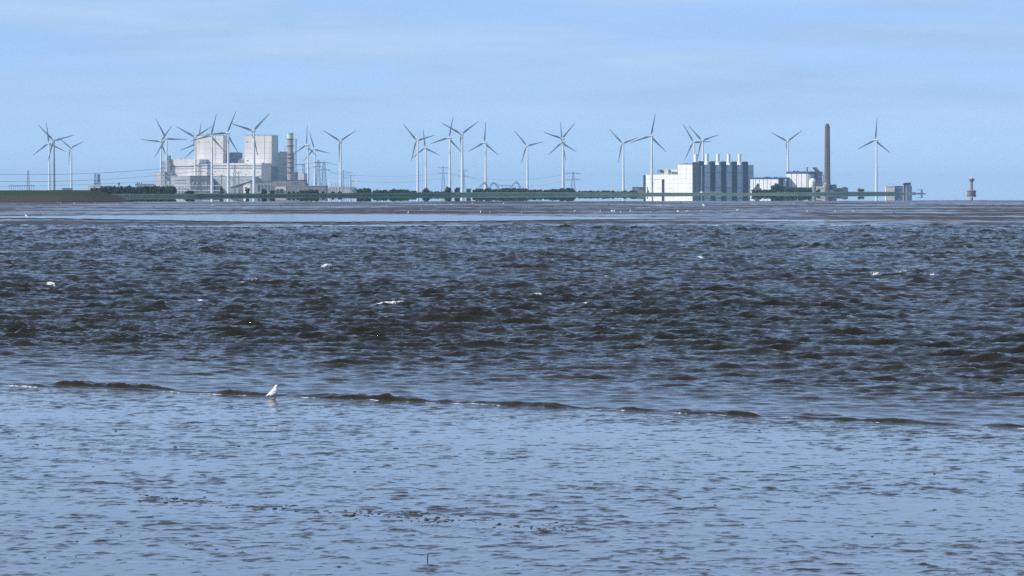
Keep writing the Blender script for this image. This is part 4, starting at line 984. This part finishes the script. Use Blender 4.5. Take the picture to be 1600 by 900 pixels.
def rig(Y):
    r = thing('lifting_rig', 'distant blue lattice rig of two upright frames behind the left dike', 'rig', (PX(152, Y), Y, .2))
    for x, w, m_ in ((149, 3.2, steel_b), (154.3, 4.6, bluegrey)):
        g = MB(); X = PX(x, Y); lattice(g, (X, Y, .2), (X, Y, PZ(271.5, Y)), w * 1.25, w, 9, .42); g.build('leg', m_, r)
    for y in (282, 286.3):
        g = MB(); g.box(PX(146.5, Y), PX(157.3, Y), Y - 2, Y + 2, PZ(y + 1, Y), PZ(y, Y)); g.build('deck', steel_b, r)
    g = MB(); g.box(PX(152.5, Y), PX(156.3, Y), Y - 1.5, Y + 1.5, PZ(285, Y), PZ(273, Y)); g.build('hoist_shaft', bluegrey, r)
rig(8200)
Yq = 7600
r = thing('far_white_shed', 'long low white shed among the bushes at left', 'shed', (PX(155, Yq), Yq, .2))
g = MB(); g.box(PX(138, Yq), PX(172, Yq), Yq, Yq + 20, .2, PZ(290.3, Yq)); g.build('wall', pinkish, r)
g = MB(); g.box(PX(137.7, Yq), PX(172.3, Yq), Yq - .4, Yq + 20.4, PZ(290.3, Yq), PZ(289.6, Yq)); g.build('roof', white_clad, r)
r = thing('far_low_building', 'low flat roofed building left of the cream plant behind bushes', 'building', (PX(226, Yq), Yq, .2))
g = MB(); g.box(PX(211.5, Yq), PX(241.3, Yq), Yq, Yq + 20, .2, PZ(288.6, Yq)); g.build('wall', lightgrey, r)
g = MB(); g.box(PX(211, Yq), PX(241.4, Yq), Yq - .4, Yq + 20.4, PZ(288.6, Yq), PZ(287.3, Yq)); g.build('roof', midgrey, r)
for x in (213, 216, 220): g = MB(); g.box(PX(x, Yq), PX(x + 1.6, Yq), Yq + 4, Yq + 7, PZ(287.3, Yq), PZ(285.4, Yq)); g.build('roof_vent', darkgrey, r)
r = thing('mushroom_vent', 'small dark funnel shaped tank above the bushes at left', 'tank', (PX(185.7, Yq), Yq, .2))
g = MB(); g.lathe([(1.1, .2), (1.1, PZ(289, Yq)), (2.6, PZ(287.2, Yq)), (2.6, PZ(285.6, Yq)), (1.5, PZ(285.2, Yq))], 14, (PX(185.7, Yq), Yq, 0)); g.build('tank_body', darkgrey, r)
r = thing('far_low_shed', 'low grey blue shed left of the white shed at far left', 'shed', (PX(110, Yq), Yq, .2))
g = MB(); g.box(PX(97, Yq), PX(112, Yq), Yq, Yq + 15, .2, PZ(294.3, Yq)); g.build('wall', bluegrey, r)
g = MB(); g.box(PX(96.5, Yq), PX(112.5, Yq), Yq - .4, Yq + 15.4, PZ(294.3, Yq), PZ(293.8, Yq)); g.build('roof', midgrey, r)

def arch(pts, label, Y=7000, wd=3.4):
    xm = pts[len(pts) // 2][0]
    r = thing('lattice_arch', label, 'lattice arch', (PX(xm, Y), Y, .2), 'curved lattice arches behind the dike')
    # smooth the outline and lay a double chord with web members
    xs = [p[0] for p in pts]; n = 22
    ts = np.linspace(0, len(pts) - 1, n)
    px_ = np.interp(ts, range(len(pts)), xs); py_ = np.interp(ts, range(len(pts)), [p[1] for p in pts])
    for _ in range(2):
        px_[1:-1] = (px_[:-2] + 2 * px_[1:-1] + px_[2:]) / 4; py_[1:-1] = (py_[:-2] + 2 * py_[1:-1] + py_[2:]) / 4
    outer = [Vector((PX(a, Y), Y, PZ(b, Y))) for a, b in zip(px_, py_)]
    cen = Vector((PX(xm, Y), Y, PZ(303, Y)))
    for nm, dy in (('truss', 0), ('truss', 6)):
        g = MB(); o = [p + Vector((0, dy, 0)) for p in outer]; inn = [p + (cen - p).normalized() * wd + Vector((0, dy, 0)) for p in outer]
        for a in range(n - 1):
            g.tube(o[a], o[a + 1], .25, n=4); g.tube(inn[a], inn[a + 1], .25, n=4); g.tube(o[a], inn[a + 1], .2, n=3); g.tube(inn[a], o[a], .2, n=3)
        for k in (0, n - 1): g.tube((o[k].x, o[k].y, .2), o[k], .35, n=4)
        g.build(nm, steel_b, r)
    g = MB()
    for a in range(0, n, 3): g.tube(outer[a], outer[a] + Vector((0, 6, 0)), .2, n=3)
    g.build('cross_brace', steel_b, r)
arch([(745.5, 296), (750, 290), (754, 285.5), (757, 284), (760, 286.5), (763, 291), (765, 297)], 'left lattice arch, its top just behind a turbine tower')
arch([(764.5, 294), (766, 288.5), (769, 284.8), (772.5, 284.2), (776, 287.5), (780, 293), (783.5, 296.5)], 'middle lattice arch with its right leg sloping long')
arch([(794.5, 296), (799, 290), (803, 285), (806.3, 283.2), (809.5, 285), (812.5, 289), (815.5, 296)], 'right lattice arch standing apart from the other two')
Yq = 7000
r = thing('lattice_girder', 'thin lattice girder linking the middle and right arches', 'girder', (PX(788, Yq), Yq + 3, .2))
g = MB(); g.tube((PX(777, Yq), Yq + 3, PZ(289.3, Yq)), (PX(798, Yq), Yq + 3, PZ(289.3, Yq)), .25, n=4); g.tube((PX(777, Yq), Yq + 3, PZ(290.6, Yq)), (PX(798, Yq), Yq + 3, PZ(290.6, Yq)), .25, n=4)
for k in range(8): g.tube((PX(777 + k * 2.6, Yq), Yq + 3, PZ(289.3, Yq)), (PX(779.6 + k * 2.6, Yq), Yq + 3, PZ(290.6, Yq)), .18, n=3)
g.build('truss', steel_b, r)
g = MB(); g.tube((PX(785, Yq), Yq + 3, .2), (PX(785, Yq), Yq + 3, PZ(290, Yq)), .35, n=4); g.build('post', steel_b, r)

def cable(pts, Y, label, r_=.2):
    """pts: photo points from left to right; a smooth hanging wire through them"""
    n = 40
    xs = np.linspace(pts[0][0], pts[-1][0], n); co = np.polyfit([p[0] for p in pts], [p[1] for p in pts], min(2, len(pts) - 1)); ys = np.polyval(co, xs)
    g = MB(); P = [(PX(x, Y), Y, PZ(y, Y)) for x, y in zip(xs, ys)]
    for a in range(n - 1): g.tube(P[a], P[a + 1], r_, n=4)
    return tag(g.build('power_cable', cable_m, None, False, P[n // 2]), label, 'power cable', 'overhead power cables')
cable([(-60, 271), (60, 272.3), (150, 271), (240, 264.5), (312, 257.5)], 6340, 'uppermost dark cable sagging across the sky at far left', .26)
cable([(-60, 282), (44, 282.6), (150, 281.6), (240, 275.2), (305, 267.5)], 6340, 'middle dark cable sagging across the sky at far left', .26)
cable([(-60, 292.5), (60, 292), (150, 286), (240, 284), (304, 280)], 6340, 'lowest dark cable left of the cream plant', .22)
cable([(319, 258), (345, 263), (366, 262)], 6380, 'short sagging cable before the cream hall between two pylons', .2)
cable([(319, 268), (345, 275), (366, 277)], 6380, 'lower short sagging cable before the cream hall between two pylons', .2)
cable([(372, 262), (440, 259), (497, 253.5)], 6700, 'upper cable across the right boiler block towards the twin pylons', .2)
cable([(373, 277), (440, 270.5), (497, 260)], 6700, 'lower cable across the right boiler block towards the twin pylons', .2)
cable([(513, 266), (528, 272), (550, 268.5)], 7150, 'short sagging cable right of the twin pylons at mid height', .28)
cable([(518, 254.5), (522, 257), (527, 256)], 7050, 'very short cable stub at the tip of the long pylon arm', .28)
cable([(556, 274), (600, 275.3), (640, 275), (692, 271)], 7300, 'upper faint cable in the gap left of the middle turbines', .13)
cable([(556, 283), (610, 285), (650, 283.5), (692, 278)], 7300, 'lower faint cable in the gap left of the middle turbines', .15)
cable([(701, 271), (760, 279.2), (840, 280), (887, 271)], 7050, 'upper faint cable between the central pylon and broad armed pylon', .14)
cable([(733, 276), (770, 288), (820, 290), (884, 282)], 7050, 'lower faint cable between the central pylon and broad armed pylon', .14)

# ------------------------------------------------------------------ trees and bushes
def make_tree(seed, w, h, kind):
    rnd = random.Random(seed)
    root = thing('bush', 'x', 'tree', (0, 0, 0))
    g = MB(); g.tube((0, 0, 0), (0.03 * w, 0, h * .45), .035 * w + .08, .02 * w + .05, 7)
    for k in range(4):
        a = rnd.uniform(0, 6.28); g.tube((0.02 * w, 0, h * (.22 + .06 * k)), (w * .3 * math.cos(a), w * .3 * math.sin(a), h * (.5 + .1 * k)), .02 * w + .04, .01 * w, 5)
    g.build('trunk', bark, root)
    g = MB(); lobes = []
    if kind == 'cone':
        for k in range(7): lobes.append((0, 0, h * (.15 + .12 * k), w * .5 * (1 - k / 7.5) + .1, h * .12))
    else:
        for k in range(9):
            a = rnd.uniform(0, 6.28); q = rnd.uniform(.1, .32) * w; zz = rnd.uniform(.3, .8) * h
            lobes.append((q * math.cos(a), q * math.sin(a), zz, w * rnd.uniform(.16, .3), h * rnd.uniform(.14, .24)))
        lobes.append((0, 0, h * .45, w * .3, h * .36))
    for (lx, ly, lz, lr, lh) in lobes:
        n = 46
        for i in range(n):
            z = rnd.uniform(-1, 1); a = rnd.uniform(0, 6.28); q = math.sqrt(1 - z * z); rr = rnd.uniform(.7, 1.08)
            c = Vector((lx + lr * rr * q * math.cos(a), ly + lr * rr * q * math.sin(a), max(.2, lz + lh * rr * z)))
            s = rnd.uniform(.05, .11) * w + .12
            d1 = Vector((rnd.uniform(-1, 1), rnd.uniform(-1, 1), rnd.uniform(-1, 1))).normalized(); d2 = d1.orthogonal().normalized(); d3 = d1.cross(d2)
            g.add([c + d2 * s, c + d3 * s * .8, c - d2 * s * .9, c - d3 * s * .7], [(0, 1, 2, 3)])
    g.build('crown', leaf, root)
    return root
protos = {'round': [make_tree(1, 10, 8, 'r'), make_tree(2, 10, 8, 'r'), make_tree(3, 10, 8, 'r')], 'cone': [make_tree(4, 6, 12, 'cone')]}
used = set()
def plant(x, yt, wpx, Y, label, group=None, kind='round', name='bush', cat='bush'):
    p = random.choice(protos[kind]); o = p if id(p) not in used else copy_tree(p)
    used.add(id(p))
    bw, bh = (6, 12) if kind == 'cone' else (10, 8)
    o.name = name; o.location = (PX(x, Y), Y, .2); sx = wpx * Y / F / bw; sz = max(.3, PZ(yt, Y)) / bh
    o.scale = (sx, sx, sz); o.rotation_euler = (0, 0, random.uniform(0, 6.28))
    o['label'] = label; o['category'] = cat
    if group: o['group'] = group
    elif 'group' in o: del o['group']
    return o
x = 146
while x < 272:
    w = random.uniform(9, 13); plant(x + random.uniform(-1, 1), 291.2 + random.uniform(-1.2, 1.2) + (1.5 if x < 165 else 0), w, dikeY(x) + random.uniform(90, 200), 'dark bush in the dense row between the left embankment and cream plant', 'dense dark bushes left of the cream plant'); x += w * .55
plant(267, 292, 14, dikeY(267) + 80, 'rounded dark bush at the right end of the dense row below the cream plant')
plant(296, 297.8, 17, dikeY(296) + 70, 'low dark bush left of the first white turbine tower before the plant')
plant(346, 291.5, 9, dikeY(346) + 80, 'dark cone shaped tree between two turbine towers before the plant', kind='cone', name='conifer_tree', cat='tree')
plant(386.5, 293, 8, dikeY(386) + 90, 'dark bush in front of the white conveyor wall')
plant(412, 295, 9, dikeY(412) + 90, 'dark bush right of the turbine before the right boiler block')
plant(425, 297.5, 10, dikeY(425) + 90, 'low dark bush left of the beige hut')
for k, xx in enumerate((471, 476, 481, 486, 491, 496)): plant(xx, 297.2 + random.uniform(-1, .8), 7.5, dikeY(xx) + 90, 'small dark bush in the row before the long low brown wall', 'small bushes before the brown wall')
for xx, yt in ((452, 299.4), (459, 299), (466, 299.6), (505, 299), (520, 299.5), (531, 299.2)): plant(xx, yt, 6, dikeY(xx) + 60, 'tiny bush on the dike crest below the stack and platform', 'tiny bushes on the dike crest')
def hedge(x0, x1, yt, label, group, wmin=7, wmax=12, jit=1.2, step=.6):
    x = x0
    while x < x1:
        w = random.uniform(wmin, wmax); plant(x + w / 2, yt + random.uniform(-jit, jit), w, dikeY(x) + random.uniform(60, 160), label, group); x += w * step
hedge(556, 576, 294.8, 'dark bush in the clump just right of the substation platform', 'clump right of the platform')
hedge(581, 596, 297.3, 'low bush in the small clump in the open gap right of the platform', 'low clump in the open gap')
hedge(596, 640, 297.6, 'low bush in the row left of the middle pair of turbines', 'low row left of the middle turbines', 6, 10)
hedge(610, 634, 295.6, 'taller bush in the flat topped clump left of the middle turbines', 'flat topped clump', 8, 12, .5)
plant(646, 297.8, 11, dikeY(646) + 90, 'low bush at the foot of the left middle turbine')
plant(666, 294.2, 13, dikeY(666) + 90, 'rounded tree hiding the foot of the small middle turbine', name='tree', cat='tree')
hedge(672, 694, 299.2, 'very low bush between the small turbine and the faint pylon', 'very low bushes', 5, 8, .5)
plant(700, 292.6, 12, dikeY(700) + 90, 'tall rounded tree at the foot of the turbine left of centre', name='tree', cat='tree')
plant(715, 292.8, 9, dikeY(715) + 90, 'narrow tree left of the tall central turbine tower', name='tree', cat='tree')
plant(732.5, 294.7, 8, dikeY(732) + 90, 'narrow tree right of the tall central turbine tower', name='tree', cat='tree')
hedge(738, 786, 295.3, 'bush in the hedge below the left and middle lattice arches', 'hedge below the arches', 7, 11, 1.3, .5)
hedge(784, 822, 294.6, 'bush in the hedge below the right lattice arch', 'hedge below the right arch', 7, 11, 1.4, .5)
hedge(820, 860, 297, 'bush in the low hedge right of the lone turbine', 'low hedge right of the lone turbine', 6, 10, 1, .5)
hedge(856, 892, 294.8, 'tall bush in the mound shaped clump at the foot of the paired turbines', 'mound shaped clump', 8, 13, 1.2, .5)
hedge(888, 992, 298.4, 'low bush in the thin row between the broad armed pylon and white plant', 'thin row left of the white plant', 5, 9, 1, .62)
hedge(1174, 1206, 296.8, 'bush in the row before the long white hall', 'row before the long hall', 6, 9, 1.2, .6)
plant(1213.5, 286.6, 14, dikeY(1213) + 260, 'large dark tree in front of the long white hall', name='tree', cat='tree')
plant(1208, 290, 9, dikeY(1208) + 250, 'dark tree left beside the largest tree before the long hall', name='tree', cat='tree')
plant(1222, 291, 10, dikeY(1222) + 250, 'dark tree right beside the largest tree before the long hall', name='tree', cat='tree')
hedge(1226, 1264, 293.6, 'dark bush in the hedge along the foot of the large hall', 'hedge at the foot of the large hall', 7, 11, 1, .5)
plant(1278.5, 296, 8, dikeY(1278) + 300, 'dark bush before the pink annex wall right of the silo')
plant(1266, 297, 7, dikeY(1266) + 300, 'dark bush at the foot of the domed silo')
plant(1345, 294.8, 11, dikeY(1345) + 120, 'isolated round bush on the dike between the dark shed and rightmost turbine')

# ------------------------------------------------------------------ birds
feather = mat('gull_white', (0.80, 0.80, 0.80), 0.8, vary=.03, scale=8)
featherg = mat('gull_wing_grey', (0.62, 0.64, 0.67), 0.8, vary=.05, scale=8)
darkf = mat('dark_feather', (0.03, 0.028, 0.026), 0.8)
legm = mat('dark_red_leg', (0.10, 0.03, 0.02), 0.6)
def blob(rings, k=12):
    """body of revolution-like loops: (centre, radius sideways, radius up) along +x"""
    g = MB(); vs_ = []
    for (cx, cz, ry, rz, tilt) in rings:
        for i in range(k):
            a = 2 * math.pi * i / k; vs_.append((cx - tilt * rz * math.sin(a), ry * math.cos(a), cz + rz * math.sin(a)))
    fs = [(a * k + i, a * k + (i + 1) % k, (a + 1) * k + (i + 1) % k, (a + 1) * k + i) for a in range(len(rings) - 1) for i in range(k)]
    fs += [tuple(range(k - 1, -1, -1)), tuple(range((len(rings) - 1) * k, len(rings) * k))]
    return g.add(vs_, fs)
def make_gull():
    r = thing('gull', 'white gull standing on the wet mud at the water edge, head turned right', 'gull', (0, 0, 0))
    # body and neck and head as one surface, facing +x, feet at z = 0
    blob([(-.150, .098, .012, .014, 0), (-.115, .102, .040, .036, 0), (-.06, .112, .066, .064, .1), (-.01, .130, .078, .082, .25), (.032, .156, .074, .082, .5), (.062, .200, .054, .060, .9), (.078, .235, .038, .042, 1.0),
          (.090, .264, .035, .036, .8), (.106, .282, .036, .037, .35), (.126, .286, .029, .029, .1), (.142, .284, .014, .014, 0)]).build('body', feather, r, True)
    for sg in (-1, 1):
        g = blob([(-.225, .098, .004, .006, 0), (-.17, .110, .010, .020, 0), (-.10, .132, .014, .040, 0), (-.03, .158, .016, .050, .1), (.03, .178, .012, .038, .2), (.055, .185, .004, .012, .2)])
        g.v = [(x, y + sg * (.064 if x > -.1 else .036), z) for x, y, z in g.v]; g.build('wing', featherg if sg > 0 else feather, r, True)
    blob([(-.235, .072, .022, .005, 0), (-.18, .084, .030, .008, 0), (-.12, .098, .028, .016, 0)]).build('tail', feather, r, True)
    blob([(.138, .282, .010, .010, 0), (.160, .279, .008, .009, 0), (.180, .274, .005, .006, 0), (.184, .271, .001, .001, 0)], 8).build('bill', darkf, r, True)
    for sg in (-1, 1):
        g = MB(); g.tube((.000, sg * .028, .075), (.012, sg * .03, .038), .010, .008, 6); g.tube((.012, sg * .03, .038), (.004, sg * .03, .004), .0075, .007, 6)
        for t_ in (-.5, 0, .5): g.tube((.004, sg * .027, .005), (.004 + .04 * math.cos(t_), sg * .027 + .04 * math.sin(t_), .003), .0045, .003, 5)
        g.build('leg', legm, r, True)
        g = MB(); g.lathe([(.0045, -.002), (.006, 0), (.0045, .002)], 8); g.v = [(x + .122, sg * .0310 + z * sg, y + .291) for x, y, z in g.v]; g.build('eye', darkf, r)
        g = MB(); g.lathe([(.007, -.002), (.009, 0), (.007, .002)], 8); g.v = [(x + .098, sg * .0355 + z * sg, y + .287) for x, y, z in g.v]; g.build('ear_spot', darkf, r)
    return r
gl = make_gull()
for ch in gl.children:                                   # the bird stands upright: tilt everything but the legs
    if not ch.name.startswith('leg'): ch.data.transform(Matrix.Translation((0, 0, .11)) @ Matrix.Rotation(R(-13), 4, 'Y') @ Matrix.Translation((0, 0, -.11)))
Yg = YG(622, 0.0) ; gl.location = (PX(428.5, Yg), Yg, 0.004); gl.scale = (1.02, 1.02, 1.02); gl.rotation_euler = (0, 0, R(-22))

def small_bird(m, name):
    g = blob([(-.26, .13, .02, .015, 0), (-.12, .15, .06, .05, .1), (.0, .18, .075, .075, .3), (.07, .23, .05, .05, .7), (.10, .29, .04, .04, .6), (.14, .31, .035, .035, .2), (.19, .30, .008, .008, 0)], 8)
    for sg in (-1, 1): g.tube((0, sg * .03, .12), (0, sg * .03, 0), .012, n=4)
    return g.build(name, m, None, True)
wb = small_bird(feather, 'gull'); db = small_bird(darkf, 'wading_bird')
WH = [(41, 340), (300, 334), (183, 321), (332, 322), (604, 323), (638, 334.2), (659, 329), (751, 333), (766, 334.3), (738, 319), (787, 319), (898, 331.5), (938, 332), (956, 331.6), (960, 331.2), (970, 333), (1017, 333), (1059, 332.2), (1073, 332.4),
      (1096, 331.5), (1099, 323), (1152, 330), (1261, 332.3), (1305, 332), (1333, 332), (815, 333), (985, 331.5), (680, 321), (705, 320.5), (1180, 322), (1240, 320), (35, 318.5), (90, 318), (95, 318.6), (116, 319), (148, 318)]
DKB = [(63, 336), (72, 336), (240, 324), (365, 330.5), (439, 324.5), (516, 323.5), (621, 334), (693, 328.5), (951, 321), (1137, 328), (1397, 334.4), (1340, 319), (135, 324.5), (927, 317.5), (844, 318.5), (1063, 318.2)]
for lst, pb, lab, grp, cat in ((WH, wb, 'tiny white gull resting on the far mudflat', 'white gulls scattered on the far mudflat', 'gull'), (DKB, db, 'tiny dark wading bird on the far mudflat', 'dark birds scattered on the far mudflat', 'bird')):
    for i, (px, py) in enumerate(lst):
        o = pb if i == 0 else pb.copy()
        if i: COL.objects.link(o)
        z = .06; Y = YG(py, z); s = random.uniform(1.0, 1.5) * (1.15 if cat == 'bird' else 1.25)
        where = next(w for lim, w in ((250, 'before the left embankment'), (600, 'below the cream plant'), (800, 'below the middle turbines and arches'), (1000, 'below the six bladed pair'), (1200, 'below the white panelled plant'), (9999, 'at right, below the brown chimney')) if px < lim)
        tag(o, lab + ' ' + where, cat, grp + ' ' + where)
        if (px, py) == (1099, 323): s *= 1.5; tag(o, 'largest pale gull on the far mudflat, just below the white panelled plant'); del o['group']
        o.location = (PX(px, Y), Y, z); o.scale = (s, s, s); o.rotation_euler = (0, 0, random.uniform(0, 6.28))

# ------------------------------------------------------------------ clods and bits on the near mud
def build_clods():
    rnd = random.Random(21); g = MB()
    def clod(px, py, s):
        Y = YG(py, .1); X = PX(px, Y); d = float(shore_d(np.array([X]), np.array([Y]))[0]); z = -0.006 * d
        k = 7; vs_ = []
        e = rnd.uniform(1.2, 2.6); ph = rnd.uniform(0, 6)
        for zz, q in ((-.3, 1.0), (.35, .85), (.8, .4)):
            for i in range(k):
                a = 2 * math.pi * i / k; rr = s * q * rnd.uniform(.7, 1.2); vs_.append((X + rr * e * math.cos(a), Y + rr * math.sin(a) * 1.6, z + zz * s * .55))
        fs = [(a * k + i, a * k + (i + 1) % k, (a + 1) * k + (i + 1) % k, (a + 1) * k + i) for a in range(2) for i in range(k)] + [tuple(range(2 * k, 3 * k))]
        g.add(vs_, fs)
    line = [(225, 783), (260, 790), (330, 793), (430, 800), (520, 806), (600, 813), (660, 818), (740, 826), (830, 831), (920, 834)]
    for i in range(len(line) - 1):
        (xa, ya), (xb, yb) = line[i], line[i + 1]
        for k in range(16):
            t_ = rnd.random(); clod(xa + (xb - xa) * t_ + rnd.gauss(0, 8), ya + (yb - ya) * t_ + rnd.gauss(0, 3.2), abs(rnd.gauss(.008, .009)) + .006)
    for cx, cy, n, sx, sy in ((250, 785, 24, 25, 6), (610, 810, 30, 45, 4), (650, 813, 16, 20, 3), (440, 803, 10, 8, 2), (860, 832, 14, 35, 3), (690, 822, 12, 20, 3), (1040, 640, 0, 1, 1), (100, 690, 12, 50, 6), (45, 677, 10, 40, 3)):
        for k in range(n): clod(cx + rnd.gauss(0, sx), cy + rnd.gauss(0, sy), abs(rnd.gauss(.009, .010)) + .006)
    for k in range(150): clod(rnd.uniform(-40, 1640), 650 + 250 * rnd.random() ** .8, abs(rnd.gauss(.005, .008)) + .005)
    o = g.build('mud_clods', mat('dark_clod', (0.035, 0.030, 0.026), .6, scale=6, vary=.3)); return tag(o, kind='stuff')
build_clods()
Yq = YG(869, .25); g = MB(); X = PX(668, Yq)
g.tube((X, Yq, .2), (X + .006, Yq, .27), .009, .007, 6); g.tube((X + .006, Yq, .27), (X - .012, Yq, .285), .007, .004, 5)
tag(g.build('stick', mat('dark_wood', (.03, .025, .02), .8), None, False, (X, Yq, .22)), 'short dark stick poking up from the near mud', 'stick')

# ------------------------------------------------------------------ air
hz = MB(); hz.box(-31000, 31000, -400, 41000, -2.0, 175)
hm = bpy.data.materials.new('haze_air'); hm.use_nodes = True; t = hm.node_tree
t.nodes.remove(t.nodes['Principled BSDF']); pv = t.nodes.new('ShaderNodeVolumePrincipled')
pv.inputs['Color'].default_value = (0.50, 0.75, 1.0, 1); pv.inputs['Density'].default_value = 2.9e-5; pv.inputs['Anisotropy'].default_value = 0.0
t.links.new(pv.outputs[0], t.nodes['Material Output'].inputs['Volume'])
tag(hz.build('haze', hm), kind='stuff')
